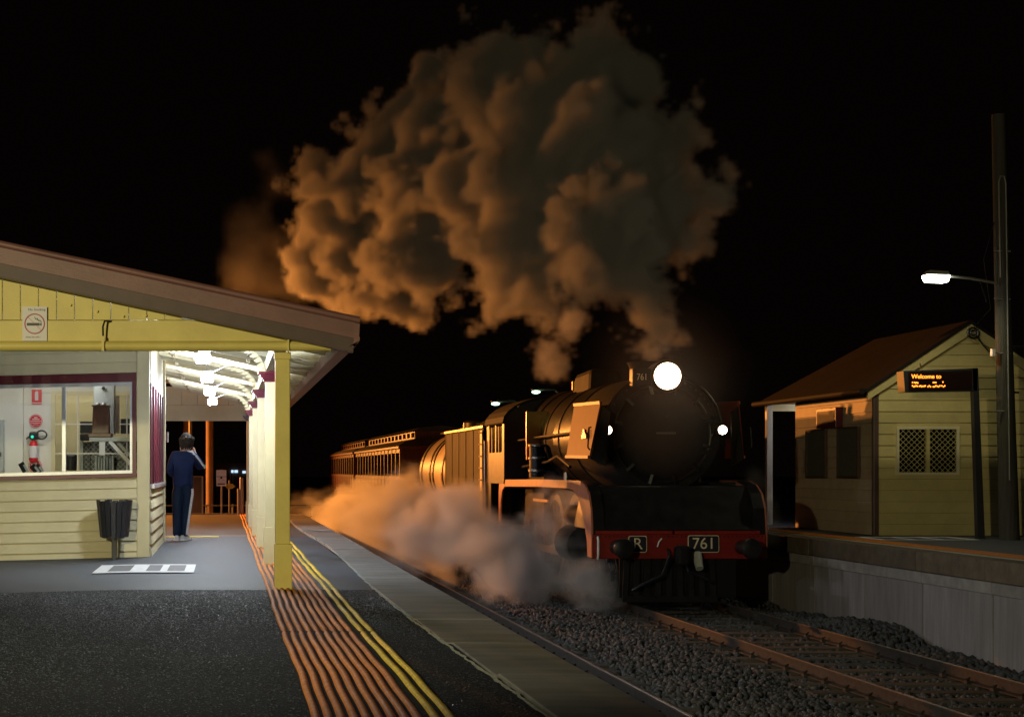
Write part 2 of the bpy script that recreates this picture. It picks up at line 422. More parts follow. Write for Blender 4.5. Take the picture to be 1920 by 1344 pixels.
def bed_h(x, yv):
    h = RAIL - .235
    h += .05 * noise.noise(Vector((x * .9, yv * .9, 3))) + .025 * noise.noise(Vector((x * 2.6, yv * 2.6, 7)))
    if 4.5 < x < 6.6: h += .12 * math.sin((x - 4.5) / 2.1 * PI)
    if x > 8.6:                                   # stones heaped against the far wall
        h += max(0, noise.noise(Vector((1.5, yv * .55, 2))) + .25) * .26 * min(1, (x - 8.6) / .5)
    if 6.35 < x < 8.9: h = h * .35 + (RAIL - .185) * .65
    return h
xs = fr(1.9, 9.85, 44); ys = fr(6, 140, 300)
mb = MB(); mb.add([(x, yv, bed_h(x, yv) - .03) for yv in ys for x in xs],
                  [(j * 45 + i, j * 45 + i + 1, (j + 1) * 45 + i + 1, (j + 1) * 45 + i) for j in range(300) for i in range(44)])
mb.build('ballast_bed', M['bed'], kind='structure', smooth=True)

# loose stones
bm = bmesh.new(); bmesh.ops.create_icosphere(bm, subdivisions=1, radius=1); bm.verts.ensure_lookup_table()
iv = np.array([v.co for v in bm.verts]); itri = np.array([[v.index for v in f.verts] for f in bm.faces]); bm.free()
pos = []
while len(pos) < 40000:
    yv = 9 + 31 * random.random() ** 1.6
    x = random.uniform(3.9, 9.72)
    if x < 4.3 and random.random() < .6: continue
    if 4.15 < x < 4.39 or 6.70 < x < 6.94 or 8.30 < x < 8.54: continue
    on = abs(((yv - 9.9) / .62 + .5) % 1 - .5) * .62 < .13
    if on and 6.3 < x < 8.9 and random.random() < .93: continue
    if on and x < 4.75 and random.random() < .5: continue
    z = bed_h(x, yv) + random.uniform(-.01, .03)
    pos.append((x, yv, z, random.uniform(.018, .042) * (1.25 if x > 8.6 else 1)))
pos = np.array(pos); ns = len(pos)
jit = rng.uniform(.72, 1.25, (ns, 12, 1)) * iv[None]
q = rng.normal(size=(ns, 4)); q /= np.linalg.norm(q, axis=1, keepdims=True)
a, b, c_, d = q.T
rot = np.stack([1 - 2 * (c_ * c_ + d * d), 2 * (b * c_ - a * d), 2 * (b * d + a * c_), 2 * (b * c_ + a * d), 1 - 2 * (b * b + d * d), 2 * (c_ * d - a * b), 2 * (b * d - a * c_), 2 * (c_ * d + a * b), 1 - 2 * (b * b + c_ * c_)], 1).reshape(ns, 3, 3)
scl = rng.uniform(.65, 1.3, (ns, 1, 3))
vv = np.einsum('nij,nkj->nki', rot, jit * scl) * pos[:, None, 3:4] + pos[:, None, :3]
ff = (itri[None] + (np.arange(ns) * 12)[:, None, None]).reshape(-1, 3)
me = bpy.data.meshes.new('ballast'); me.vertices.add(ns * 12); me.vertices.foreach_set('co', vv.astype(np.float32).ravel())
me.loops.add(len(ff) * 3); me.loops.foreach_set('vertex_index', ff.astype(np.int32).ravel())
me.polygons.add(len(ff)); me.polygons.foreach_set('loop_start', (np.arange(len(ff)) * 3).astype(np.int32))
me.update(calc_edges=True); me.materials.append(M['ballast'])
bo = bpy.data.objects.new('ballast', me); C.objects.link(bo); tag(bo, 'dark angular track ballast stones between and beside the rails', 'ballast', kind='stuff')

# far platform
fp = thing('far_platform', (12, 25, -1.3), kind='structure')
EX = 9.70
MB().box(EX + .35, 34, 4, 70, -.2, -.002).build('asphalt_surface', M['asphalt'], fp)
y = 4.0
while y < 60:
    ln = 2.05
    MB().box(EX, EX + .35, y + .008, y + ln - .008, -.27, .006 + random.uniform(-.004, .004)).build('coping_beam', M['far_beam'], fp, bevel=.01)
    MB().box(EX - .012, EX + .03, y, y + ln, .004, .014).build('edge_line', M['mortar'], fp) if False else None
    MB().box(EX + .08, EX + .16, y + .008, y + ln - .008, -.44, -.275).build('ledge', M['concrete_edge'], fp, bevel=.008)
    MB().box(EX + .105, EX + .205, y + .010 + random.uniform(0, .01), y + ln - .010, -1.5, -.445).build('wall_panel', M['concrete'], fp, bevel=.008)
    y += ln
MB().box(EX + .36, EX + .42, 4, 60, -.001, .010).build('edge_line', M['mortar'], fp)
for i in range(6):
    MB().box(EX + .52 + i * .065, EX + .565 + i * .065, 4, 60, 0, .014).build('tactile_rib', M['tactile'], fp)
mb = MB()
for (x0, x1, y0, y1) in ((10.75, 12.35, 26.15, 26.22), (10.75, 12.35, 27.2, 27.27), (10.75, 10.85, 26.22, 27.2), (12.25, 12.35, 26.22, 27.2), (11.3, 11.36, 26.22, 27.2), (11.75, 11.81, 26.22, 27.2)):
    mb.box(x0, x1, y0, y1, 0, .006)
tag(mb.build('floor_marking', M['marking']), 'thin white bordered rectangle painted before the weatherboard shelter', 'floor marking')

# ------------------------------------------------------------------ awning of the station building
CY0, CY1 = 15.25, 35.0
SL = .2121
def roof_z(x): return 3.293 - SL * (x + 2.143)         # top line of the barge board
aw = thing('station_awning', (.3, CY0, 0), 'cream platform awning with brown barge board and square posts, nearest the camera', 'awning')
EV = 1.27
def slope_strip(x0, x1, a, b, y0, y1):                  # strip between a and b below the roof line
    return MB().hexa([(x0, y0, roof_z(x0) - b), (x1, y0, roof_z(x1) - b), (x1, y1, roof_z(x1) - b), (x0, y1, roof_z(x0) - b)],
                     [(x0, y0, roof_z(x0) - a), (x1, y0, roof_z(x1) - a), (x1, y1, roof_z(x1) - a), (x0, y1, roof_z(x0) - a)])
bb = slope_strip(-4.2, EV - .06, .058, .205, CY0 - .30, CY0 - .255)
bb.build('barge_board', M['brown'], aw)
# rounded eave end of the barge board
x0 = EV - .06
arc = [(x0, roof_z(x0) - .058), (x0 + .06, roof_z(x0 + .06) - .062)] + [(x0 - .04 + .10 * math.cos(t), roof_z(x0) - .20 + .07 * math.sin(t) - .01) for t in fr(.4, -PI / 2, 6)] + [(x0, roof_z(x0) - .285)]
MB().prism(arc, 'y', CY0 - .30, CY0 - .255).build('barge_end', M['brown'], aw)
slope_strip(-4.2, EV - .06, .205, .335, CY0 - .27, CY0 - .10).build('barge_trim', M['brown_dark'], aw)
slope_strip(-4.2, EV - .06, .300, .325, CY0 - .285, CY0 - .271).build('trim_bead', M['brown_dark'], aw)
MB().tube([(-4.2, CY0 - .28, roof_z(-4.2) - .025), (EV, CY0 - .28, roof_z(EV) - .025)], .034, 10).build('ridge_roll', M['brown'], aw, smooth=True)
slope_strip(-4.2, EV, .0, .05, CY0 - .25, CY1 + .4).build('roof_sheet', M['hut_roof'], aw)
slope_strip(-4.2, EV - .02, .053, .068, CY0 - .08, CY1).build('ceiling_lining', M['cream_roof'], aw)
# gable boards, each a piece
FZ = Z(600, CY0)
x = -4.0
while x < .25:
    w_ = .172
    zt0, zt1 = roof_z(x) - .075, roof_z(min(x + w_ - .006, .2)) - .075
    if zt1 > FZ + .25:
        MB().hexa([(x, CY0 - .012, FZ), (x + w_ - .006, CY0 - .012, FZ), (x + w_ - .006, CY0 + .02, FZ), (x, CY0 + .02, FZ)],
                  [(x, CY0 - .012, zt0), (x + w_ - .006, CY0 - .012, zt1), (x + w_ - .006, CY0 + .02, zt1), (x, CY0 + .02, zt0)]).build('gable_board', M['yellow_cream'], aw, bevel=.004)
    x += w_
xe = -2.143 + (3.293 - .336 - FZ) / SL
MB().prism([(-4.2, Z(657, CY0)), (.70, Z(657, CY0)), (.70, min(roof_z(.70) - .08, FZ - .006)), (-4.2, FZ - .006)], 'y', CY0 - .03, CY0 + .10).build('gable_beam', M['yellow_cream'], aw, bevel=.006)
gz = Z(648.5, 15.15)
MB().tube([(-4.2, 15.17, gz), (1.0, 15.17, gz)], .048, 16).build('gutter_pipe', M['yellow_cream'], aw, smooth=True)
MB().cyl((1.0, 15.17, gz), (1.012, 15.17, gz), .052).build('gutter_cap', M['yellow_cream'], aw)
MB().box(.60, .615, 15.10, 15.22, gz - .055, gz + .06).build('gutter_strap', M['yellow_cream'], aw)
hk = MB().box(X(193, 15.1) - .012, X(193, 15.1) + .012, 15.09, 15.12, gz - .05, Z(630, 15.1)).build('hanger_strap', M['yellow_cream'], aw)
MB().tube([(X(193, 15.1), 15.12, Z(630, 15.1)), (X(193, 15.1), 15.10, Z(612, 15.1)), (X(196, 15.1), 15.13, Z(601, 15.1)), (X(206, 15.1), 15.2, Z(600, 15.1))], .010, 6).build('hanger_hook', M['darkmetal'], aw)
for bx, by in ((132, 572), (182, 584), (231, 593), (273, 592)):
    MB().cyl(at(bx, by, CY0 - .011), at(bx, by, CY0 - .011) - Vector((0, .035, 0)), .013, n=8).build('bolt', M['yellow_cream'], aw)
# rafters and blocking
yv = CY0 + .55
while yv < CY1 - .1:
    slope_strip(-1.1, EV - .06, .070, .185, yv, yv + .055).build('rafter', M['cream_roof'], aw)
    for bx in (-.78, .30):
        MB().box(bx, bx + .05, yv + .057, min(yv + .94, CY1 - .1), roof_z(bx) - .172, roof_z(bx + .05) - .072).build('blocking', M['cream_roof'], aw)
    yv += 1.0
MB().box(EV - .15, EV - .015, CY0 - .08, CY1, roof_z(EV) - .255, roof_z(EV) - .12).build('eave_fascia', M['brown'], aw, bevel=.01)
MB().tube([(EV - .03, CY0 - .08, roof_z(EV) - .10), (EV - .03, CY1, roof_z(EV) - .10)], .055, 10).build('eave_gutter', M['brown'], aw, smooth=True)
# far end frieze
zb = Z(789, CY1)
MB().box(-1.6, .62, CY1 - .06, CY1, zb, zb + .34).build('end_beam', M['cream'], aw)
x = -1.6
while x < 1.0:
    z1 = min(roof_z(x), roof_z(x + .34)) - .07
    if z1 > zb + .36: MB().box(x, x + .335, CY1 - .05, CY1 - .01, zb + .345, z1).build('end_board', M['cream'], aw)
    x += .34
MB().box(.50, .62, CY0 + .12, CY1, 2.33, 2.47).build('wall_plate', M['cream'], aw)
# posts
PXC = .565
p = MB().box(PXC - .075, PXC + .065, 15.26, 15.40, .44, Z(662, 15.3)).build('post', M['yellow_cream'], aw, bevel=.008)
MB().box(PXC - .082, PXC + .084, 15.245, 15.415, 0, .44).build('plinth', M['yellow_cream'], p, bevel=.006)
MB().box(PXC - .085, PXC + .075, 15.25, 15.41, 2.20, Z(660, 15.3) - .002).build('post_head', M['yellow_cream'], p, bevel=.006)
for d_ in (19.2, 23.5, 27.5, 31.5, 34.8):
    p = MB().box(PXC - .07, PXC + .06, d_, d_ + .13, .46, 2.33).build('post', M['cream'], aw, bevel=.008)
    MB().box(PXC - .088, PXC + .08, d_ - .015, d_ + .145, 0, .46).build('plinth', M['cream'], p, bevel=.006)
    cp = MB()
    for a, b, e in ((2.205, 2.235, .022), (2.235, 2.265, .042), (2.265, 2.29, .062), (2.29, 2.322, .085)):
        cp.box(PXC - .07 - e, PXC + .06 + e, d_ - e, d_ + .13 + e, a, b - .001)
    cp.build('capital', M['maroon'], p)
    for sgn in (-1, 1):
        pts = [(PXC - .005 + sgn * (.065 + .42 * (1 - math.cos(t))), 2.325 + .46 * math.sin(t) * (.42 if sgn > 0 else .72)) for t in fr(0, PI / 2, 8)]
        pts2 = [(a + sgn * .07, b - .055) for a, b in reversed(pts)]
        mb = MB(); n_ = len(pts)
        for i in range(n_ - 1):
            q0, q1 = pts[i], pts[i + 1]; r0, r1 = (q0[0] + sgn * .07, q0[1] - .02), (q1[0] + sgn * .07, q1[1] - .05)
            mb.hexa([(q0[0], d_ + .045, q0[1]), (r0[0], d_ + .045, r0[1]), (r0[0], d_ + .085, r0[1]), (q0[0], d_ + .085, q0[1])],
                    [(q1[0], d_ + .045, q1[1]), (r1[0], d_ + .045, r1[1]), (r1[0], d_ + .085, r1[1]), (q1[0], d_ + .085, q1[1])])
        mb.build('bracket', M['cream'], p)

# ceiling battens
names4 = ('fluorescent batten light nearest the gable beam', 'second fluorescent batten light from the gable beam', 'third fluorescent batten light from the gable beam', 'fluorescent batten light farthest along the awning')
for i, (px_, py_) in enumerate(((380, 667), (388, 705), (393, 732), (398, 751))):
    d_ = 18.1 + 4.05 * i
    xx, zz = X(px_, d_), Z(py_, d_)
    lt = thing('ceiling_light', (xx, d_, zz), 'lit white ' + names4[i], 'ceiling light', 'fluorescent lights under the awning')
    MB().box(xx - .085, xx + .085, d_, d_ + .42, zz - .060, zz + .030).build('diffuser', M['fluoro'], lt, bevel=.02)
    MB().box(xx - .05, xx + .05, d_ + .03, d_ + .40, zz + .038, zz + .075).build('housing', M['white'], lt)
    MB().tube([(xx, d_ + .3, zz + .07), (xx, d_ + .3, roof_z(xx) - .08)], .012, 6).build('hanger', M['alu'], lt)
    MB().tube([(xx, d_ + .38, zz + .07), (xx, d_ + .38, roof_z(xx) - .08)], .012, 6).build('hanger', M['alu'], lt)
    MB().tube([(xx + .05, d_ + .2, zz + .05), (xx + .45, d_ + .2, roof_z(xx + .45) - .10)], .008, 6).build('conduit', M['alu'], lt)

# no smoking sign
ns_ = thing('no_smoking_sign', at(65, 606, CY0 - .02), 'white no smoking sign with a red struck circle on the yellow gable', 'sign')
yS = CY0 - .055
sx0, sx1, sz0, sz1 = X(42, yS), X(88, yS), Z(639, yS), Z(575, yS)
MB().box(sx0, sx1, yS, yS + .012, sz0, sz1).build('panel', M['signwhite'], ns_)
cx, cz = X(65, yS), Z(607, yS); rr = .098
mb = MB(); n = 40
for k in range(n):
    a0, a1 = 2 * PI * k / n, 2 * PI * (k + 1) / n
    mb.add([(cx + r_ * math.cos(a_), yS - .004, cz + r_ * math.sin(a_)) for a_ in (a0, a1) for r_ in (rr - .011, rr)], [(0, 1, 3, 2)])
mb.build('red_ring', M['signred'], ns_)
MB().bar((cx - .066, yS - .006, cz + .066), (cx + .066, yS - .006, cz - .066), .002, .012, (0, 1, 0)).build('red_bar', M['signred'], ns_)
MB().box(cx - .075, cx + .048, yS - .003, yS - .001, cz - .018, cz + .008).build('cigarette', M['ink'], ns_)
MB().box(cx + .053, cx + .066, yS - .003, yS - .001, cz - .018, cz + .008).build('cigarette_tip', M['ink'], ns_)
mb = MB()
for o_ in (0, .022):
    mb.tube([(cx + .065 - o_, yS - .003, cz + .015 + o_ * .4), (cx + .052 - o_, yS - .003, cz + .03 + o_ * .4), (cx + .03 - o_, yS - .003, cz + .036 + o_ * .4), (cx + .022 - o_, yS - .003, cz + .055 + o_ * .4)], .0035, 5)
mb.build('smoke_curl', M['ink'], ns_)
text('lettering', 'No Smoking', .033, (cx + .02, yS - .002, sz1 - .028), M['ink'], ns_, .001)
text('lettering', 'PENALTIES APPLY', .018, (cx - .015, yS - .002, sz0 + .034), M['ink'], ns_, .001)

# ------------------------------------------------------------------ station building
sb = thing('station_building', (-2.4, 21.2, 0), 'cream weatherboard station building with a maroon framed window under the awning', 'building')
WY = 21.15
SKEW = .024
def sk(v): return (v[0], v[1], v[2] + SKEW * (v[0] + 1.0))
def wall_piece(name, x0, x1, y0, y1, z0, z1, m, parent=sb, tilt=0.0, bevel=0):
    b = [(x0, y0 - tilt, z0), (x1, y0 - tilt, z0), (x1, y1, z0), (x0, y1, z0)]
    t = [(x0, y0, z1), (x1, y0, z1), (x1, y1, z1), (x0, y1, z1)]
    return MB().hexa([sk(v) for v in b], [sk(v) for v in t]).build(name, m, parent, bevel=bevel)
WX0, WX1 = -4.4, -1.15
z = -.06
while z < 1.02:
    wall_piece('weatherboard', WX0, WX1, WY, WY + .04, z, z + .1385, M['cream'], tilt=.03, bevel=.003)
    z += .139
SILL, HEAD = z, 2.43
z = HEAD + .005
while z < 3.2:
    wall_piece('weatherboard', WX0, WX1, WY, WY + .04, z, z + .1385, M['cream'], tilt=.022, bevel=.003)
    z += .139
wall_piece('corner_board', -1.148, -.985, WY - .035, WY + .12, 0 - .02, 3.1, M['cream'], bevel=.005)
# front window
fx1 = -1.158; fx0 = -4.4
wn = wall_piece('window_frame', fx0, fx1, WY - .05, WY + .04, HEAD - .115, HEAD, M['maroon'], bevel=.004)
wall_piece('frame_jamb', fx1 - .05, fx1, WY - .048, WY + .04, SILL + .055, HEAD - .117, M['maroon'], wn)
wall_piece('frame_sill', fx0, fx1 + .01, WY - .085, WY + .04, SILL + .002, SILL + .053, M['maroon'], wn, bevel=.006)
g0, g1 = SILL + .055, HEAD - .117
wall_piece('metal_sash', fx0, fx1 - .052, WY - .02, WY + .03, g1 - .045, g1, M['alu'], wn)
wall_piece('metal_sash', fx0, fx1 - .052, WY - .02, WY + .03, g0, g0 + .04, M['alu'], wn)
wall_piece('metal_sash', fx1 - .085, fx1 - .053, WY - .02, WY + .03, g0 + .041, g1 - .046, M['alu'], wn)
mx_ = X(120, WY)
wall_piece('mullion', mx_ - .028, mx_ + .028, WY - .025, WY + .025, g0 + .041, g1 - .046, M['alu'], wn, bevel=.004)
wall_piece('pane', fx0, mx_ - .03, WY + .004, WY + .010, g0 + .041, g1 - .046, M['glass'], wn)
wall_piece('pane', mx_ + .03, fx1 - .087, WY + .012, WY + .018, g0 + .041, g1 - .046, M['glass'], wn)
# inside room
BY = 23.5
MB().box(-4.4, -1.05, WY + .2, BY, -.02, .02).build('room_floor', M['brown_dark'], sb)
MB().box(-4.4, -1.05, WY + .05, 25.5, 2.62, 2.68).build('room_ceiling', M['room'], sb)
MB().box(-4.45, -4.4, WY, 25.5, 0, 2.62).build('room_wall', M['room'], sb)
wx0, wx1, wz0, wz1 = X(104, BY), -1.06, Z(882, BY), Z(741, BY)
z = 0.03                                                                       # lining boards of the partition
while z < 2.6:
    z1 = min(z + .172, 2.61)
    if z1 <= wz0 or z >= wz1: MB().box(-4.4, -1.06, BY, BY + .04, z + .003, z1).build('lining_board', M['room'], sb)
    else: MB().box(-4.4, wx0 - .06, BY, BY + .04, z + .003, z1).build('lining_board', M['room'], sb)
    z += .172
MB().box(-4.4, X(43, BY - .1), BY - .12, BY - .005, .02, 2.6).build('white_panel', M['room'], sb)
iw = MB().box(wx0 - .06, wx1, BY - .03, BY + .02, wz1, wz1 + .06).build('inner_window', M['cream'], sb)
MB().box(wx0 - .06, wx0, BY - .03, BY + .02, wz0 - .04, wz1 - .001).build('inner_jamb', M['cream'], iw)
MB().box(wx0, wx1, BY - .03, BY + .02, wz0 - .04, wz0).build('inner_sill', M['cream'], iw)
for px_ in (146, 238): MB().box(X(px_, BY) - .010, X(px_, BY) + .010, BY - .02, BY + .01, wz0, wz1).build('muntin', M['room'], iw)
for py_ in (795, 850): MB().box(wx0, wx1, BY - .021, BY + .011, Z(py_, BY) - .009, Z(py_, BY) + .009).build('muntin', M['room'], iw)
MB().box(wx0, wx1, BY - .003, BY + .001, wz0, wz1).build('pane', M['glass'], iw)
MB().box(-4.4, -1.05, 25.44, 25.5, 0, 2.62).build('back_wall', M['cream'], sb)
MB().box(-4.4, -1.05, WY + .2, 25.5, 3.2, 3.26).build('building_top', M['hut_roof'], sb)
MB().box(-11, -4.46, WY + .05, 25.5, -.3, 3.2).build('wall', M['cream'], sb)  # unseen wing of the building, added to block the orange flood from the foreground
# side wall toward the track
SXW = -.985
sw0, sw1 = WY + .13, 25.55
z = 0.0
while z < .86:
    MB().hexa([(SXW - .04, sw0, z), (SXW + .03, sw0, z), (SXW + .03, sw1, z), (SXW - .04, sw1, z)], [(SXW - .04, sw0, z + .150), (SXW, sw0, z + .150), (SXW, sw1, z + .150), (SXW - .04, sw1, z + .150)]).build('weatherboard', M['cream'], sb)
    z += .158
MB().box(SXW - .04, SXW + .06, sw0, sw1, .90, .95).build('door_sill', M['alu'], sb)
MB().box(SXW - .04, SXW - .005, sw0, sw1, .955, 2.30).build('maroon_panel', M['maroon'], sb)
for yv in fr(sw0, sw1 - .08, 5): MB().box(SXW - .004, SXW + .022, yv, yv + .08, .955, 2.30).build('maroon_batten', M['maroon'], sb)
MB().box(SXW - .04, SXW + .012, sw0, sw1, 2.302, 3.1).build('frieze_board', M['cream'], sb)
MB().box(SXW - .12, SXW + .05, sw1, sw1 + .12, 0, 3.0).build('corner_board', M['cream'], sb, bevel=.005)

# things in the room
def sign_disc(name, px_, py_, Y, r, label):
    t = thing(name, at(px_, py_, Y), label, 'sign'); c_ = at(px_, py_, Y)
    MB().cyl(c_, c_ + Vector((0, .008, 0)), r, n=28).build('plate', M['red'], t)
    mb = MB()
    for k in range(28):
        a0, a1 = 2 * PI * k / 28, 2 * PI * (k + 1) / 28
        mb.add([(c_.x + q_ * math.cos(a_), Y - .002, c_.z + q_ * math.sin(a_)) for a_ in (a0, a1) for q_ in (r * .86, r * .93)], [(0, 1, 3, 2)])
    mb.build('white_rim', M['signwhite'], t)
    mb = MB()
    for j, (w_, h_) in enumerate(((.25, .12), (.55, .10), (.8, .07), (.7, .07), (.4, .07))):
        zz = c_.z + r * (.5 - j * .26)
        mb.box(c_.x - r * w_, c_.x + r * w_, Y - .004, Y - .001, zz - r * h_ * .6, zz + r * h_ * .6)
    mb.build('printed_rows', M['signwhite'], t)
YB = BY - .02
fs = thing('fire_sign', at(68, 744, YB), 'red rectangular fire extinguisher sign with white cylinder symbol, topmost on the room wall', 'sign')
MB().box(X(59.5, YB), X(78, YB), YB, YB + .01, Z(758, YB), Z(730, YB)).build('plate', M['red'], fs)
MB().prism([(X(68.5, YB) + a, Z(742, YB) + b) for a, b in ((-.024, -.066), (.026, -.066), (.026, .05), (.014, .068), (-.012, .068), (-.024, .05))], 'y', YB - .004, YB - .001).build('cylinder_symbol', M['signwhite'], fs)
MB().box(X(60, YB), X(78, YB), YB - .003, YB - .001, Z(756, YB), Z(754.5, YB)).build('printed_row', M['signwhite'], fs)
sign_disc('round_sign', 67, 789, YB, .10, 'red round sign with white printing, above the black hose coil')
sign_disc('round_sign', 66, 874, YB - .02, .10, 'red round sign low on the wall, below the extinguisher')
ex = thing('fire_extinguisher', at(63, 872, YB - .1), 'red fire extinguisher with a white label on the room wall', 'fire extinguisher')
exx, exy = X(63, YB - .1), YB - .12
MB().lathe([(.058, Z(866, YB)), (.066, Z(862, YB)), (.066, Z(834, YB)), (.05, Z(829, YB)), (.022, Z(826, YB))], (exx, exy, 0), 'z', 20).build('cylinder', M['red'], ex, smooth=True)
MB().lathe([(.0675, Z(858, YB)), (.0675, Z(836, YB))], (exx, exy, 0), 'z', 20, cap=False).build('label_sheet', M['signwhite'], ex, smooth=True)
MB().box(exx - .03, exx + .03, exy - .02, exy + .02, Z(826, YB), Z(823, YB)).build('valve', M['black'], ex)
hc = thing('hose_reel', at(64, 818, YB - .08), 'black device with a looped hose and green light, above the extinguisher', 'device')
hcY = YB - .1
MB().box(X(54, hcY), X(72, hcY), hcY, hcY + .08, Z(824, hcY), Z(809, hcY)).build('body', M['black'], hc, bevel=.03)
MB().tube([at(71, 812, hcY)] + [at(78 + 9.5 * math.cos(t), 815 + 8 * math.sin(t), hcY) for t in fr(-2.5, 2.6, 14)] + [at(71, 823, hcY)], .012, 8).build('looped_hose', M['black'], hc, smooth=True)
MB().bar(at(49, 823, hcY), at(57, 817, hcY), .02, .02).build('nozzle', M['black'], hc)
MB().sphere(at(60.5, 818.5, hcY - .01), .022).build('green_light', M['greenled'], hc, smooth=True)
gb = thing('wall_cabinet', at(3, 882, BY - .2), 'pale grey metal cabinet with a handle at the left picture edge', 'cabinet')
MB().box(-3.9, X(7.5, BY - .2), BY - .3, BY - .13, Z(886, BY), Z(788, BY)).build('body', M['steel'], gb, bevel=.006)
MB().box(X(.5, BY - .3), X(2.5, BY - .3), BY - .33, BY - .301, Z(856, BY), Z(848, BY)).build('handle', M['darkmetal'], gb)
gc = thing('grey_cabinet', at(195, 812, 22.3), 'tall grey steel flue cabinet with a round knob behind the brown box', 'cabinet')
MB().box(X(176, 22.3), X(214, 22.3), 22.3, 22.6, Z(813, 22.3), Z(712, 22.3)).build('body', M['steel'], gc, bevel=.006)
MB().cyl(at(194, 728, 22.3), at(194, 728, 22.27), .025).build('knob', M['darkmetal'], gc)
MB().cyl(at(219, 812, 22.45), at(219, 742, 22.45), .038).build('white_tube', M['white'], gc, smooth=True)
bx = thing('brown_box', at(188, 818, 21.8), 'brown timber box with silver dials on top, standing on the bench', 'box')
b_ = MB().hexa([at(172, 818, 21.75), at(204, 818, 21.75), at(204, 818, 21.75) + Vector((0, .3, 0)), at(172, 818, 21.75) + Vector((0, .3, 0))],
               [at(174, 762, 21.75), at(203, 762, 21.75), at(203, 762, 21.75) + Vector((0, .3, 0)), at(174, 762, 21.75) + Vector((0, .3, 0))]).build('case', M['wood'], bx, bevel=.006)
MB().box(X(172, 21.75), X(205, 21.75), 21.72, 22.07, Z(762, 21.75), Z(759.5, 21.75)).build('lid', M['wood'], bx)
MB().box(X(166, 21.75), X(209, 21.75), 21.70, 22.1, Z(819.5, 21.75), Z(812, 21.75)).build('base_board', M['wood'], bx, bevel=.01)
for px_ in (184, 195): MB().lathe([(.03, 0), (.034, .012), (.02, .03)], at(px_, 759.5, 21.9), 'z', 14).build('dial', M['steelbare'], bx, smooth=True)
bn = thing('wall_bench', at(210, 880, 21.6), 'grey metal bench top on a slanting white strut inside the window', 'bench')
MB().box(X(168, 21.7), -1.09, 21.65, 22.2, Z(827, 21.7), Z(820, 21.7)).build('bench_top', M['steel'], bn)
MB().bar(at(206, 827, 21.7), at(249, 874, 21.7), .05, .09, (0, 1, 0)).build('strut', M['white'], bn)
MB().bar(at(218, 827, 21.9), at(252, 862, 21.9), .04, .05, (0, 1, 0)).build('strut', M['steel'], bn)
MB().box(X(186, 21.62), X(197, 21.62), 21.62, 21.63, Z(853, 21.62), Z(828, 21.62)).build('hanging_paper', M['white'], bn)
for i, px_ in enumerate((41, 62, 70)):
    pr = thing('brochure_rack', at(px_, 882, 21.5), ('dark grey leaning brochure holder, leftmost on the sill', 'dark grey leaning brochure holder before the red disc', 'dark grey leaning brochure holder nearest the mullion')[i], 'brochure holder', 'brochure holders on the window sill')
    MB().bar(at(px_ + 7, 884, 21.45), at(px_ - 2, 868 + (i > 0) * 4, 21.5), .08, .02, (0, 1, 0)).build('back_plate', M['darkmetal'], pr)
    MB().bar(at(px_ + 11, 884, 21.40), at(px_ + 4, 871 + (i > 0) * 4, 21.45), .03, .012, (0, 1, 0)).build('pocket', M['steel'], pr)
# second room
mn = thing('monitor', at(160, 826, 24.2), 'black monitor on a stand behind the inner window', 'monitor')
MB().box(X(150, 24.2), X(176, 24.2), 24.2, 24.3, Z(812, 24.2), Z(790, 24.2)).build('screen', M['black'], mn, bevel=.01)
MB().box(X(150, 24.2), X(172, 24.2), 24.15, 24.35, Z(826, 24.2), Z(813, 24.2)).build('stand', M['black'], mn, bevel=.02)
mn2 = MB().box(X(226, 24.4), X(250, 24.4), 24.4, 24.5, Z(813, 24.4), Z(785, 24.4)).build('dark_screen', M['black'], bevel=.01)
tag(mn2, 'dark flat screen at the right of the inner window', 'screen')
gl = thing('counter_grille', at(200, 882, 24.3), 'dark counter with a diamond mesh grille in the inner room', 'counter')
MB().box(X(150, 24.5), -1.1, 24.5, 24.55, .8, Z(828, 24.5)).build('dark_panel', M['black'], gl)
mb = MB(); x0_, x1_, z0_, z1_ = X(152, 24.45), -1.12, Z(884, 24.45), Z(829, 24.45)
k = -z1_ + z0_
while k < (x1_ - x0_):
    for s in (1, -1):
        p0 = [max(x0_, x0_ + k), 0]; ln = z1_ - z0_
        xa_, xb_ = x0_ + k, x0_ + k + ln
        ta, tb = max(0, (x0_ - xa_) / ln), min(1, (x1_ - xa_) / ln)
        if tb > ta:
            za_, zb_ = (z0_ + ta * ln, z0_ + tb * ln) if s > 0 else (z1_ - ta * ln, z1_ - tb * ln)
            mb.bar((xa_ + ta * ln, 24.45, za_), (xa_ + tb * ln, 24.45, zb_), .006, .008, (0, 1, 0))
    k += .075
tag(mb.build('mesh_grille', M['steel'], gl), kind='stuff')
MB().box(X(150, 24.4), X(156, 24.4), 24.4, 24.46, .8, Z(826, 24.4)).build('counter_post', M['steel'], gl)
mb = MB()
for i in range(7): MB().box(X(178 + i * 5.2, 24.2), X(181.5 + i * 5.2, 24.2), 24.2, 24.4, Z(884, 24.2), Z(854 + (i % 3) * 2, 24.2)).build('file_folder', M['steel'], gl)
gbn = MB(); gbn.lathe([(.085, 0), (.10, .24), (.06, .27)], at(133, 884, 24.2), 'z', 18)
tag(gbn.build('waste_basket', M['darkmetal'], smooth=True), 'small dark grey waste basket behind the inner window', 'basket')
rl = thing('room_light', (-2.3, 22.3, 2.6), 'white ceiling light inside the station room', 'ceiling light')
MB().box(-3.0, -1.8, 22.0, 22.14, 2.52, 2.60).build('diffuser', emit('room_tube', (1, .97, .9), 19), rl)
MB().box(-3.0, -1.8, 24.4, 24.54, 2.52, 2.60).build('diffuser', emit('inner_room_tube', (1, .9, .68), 12), rl)

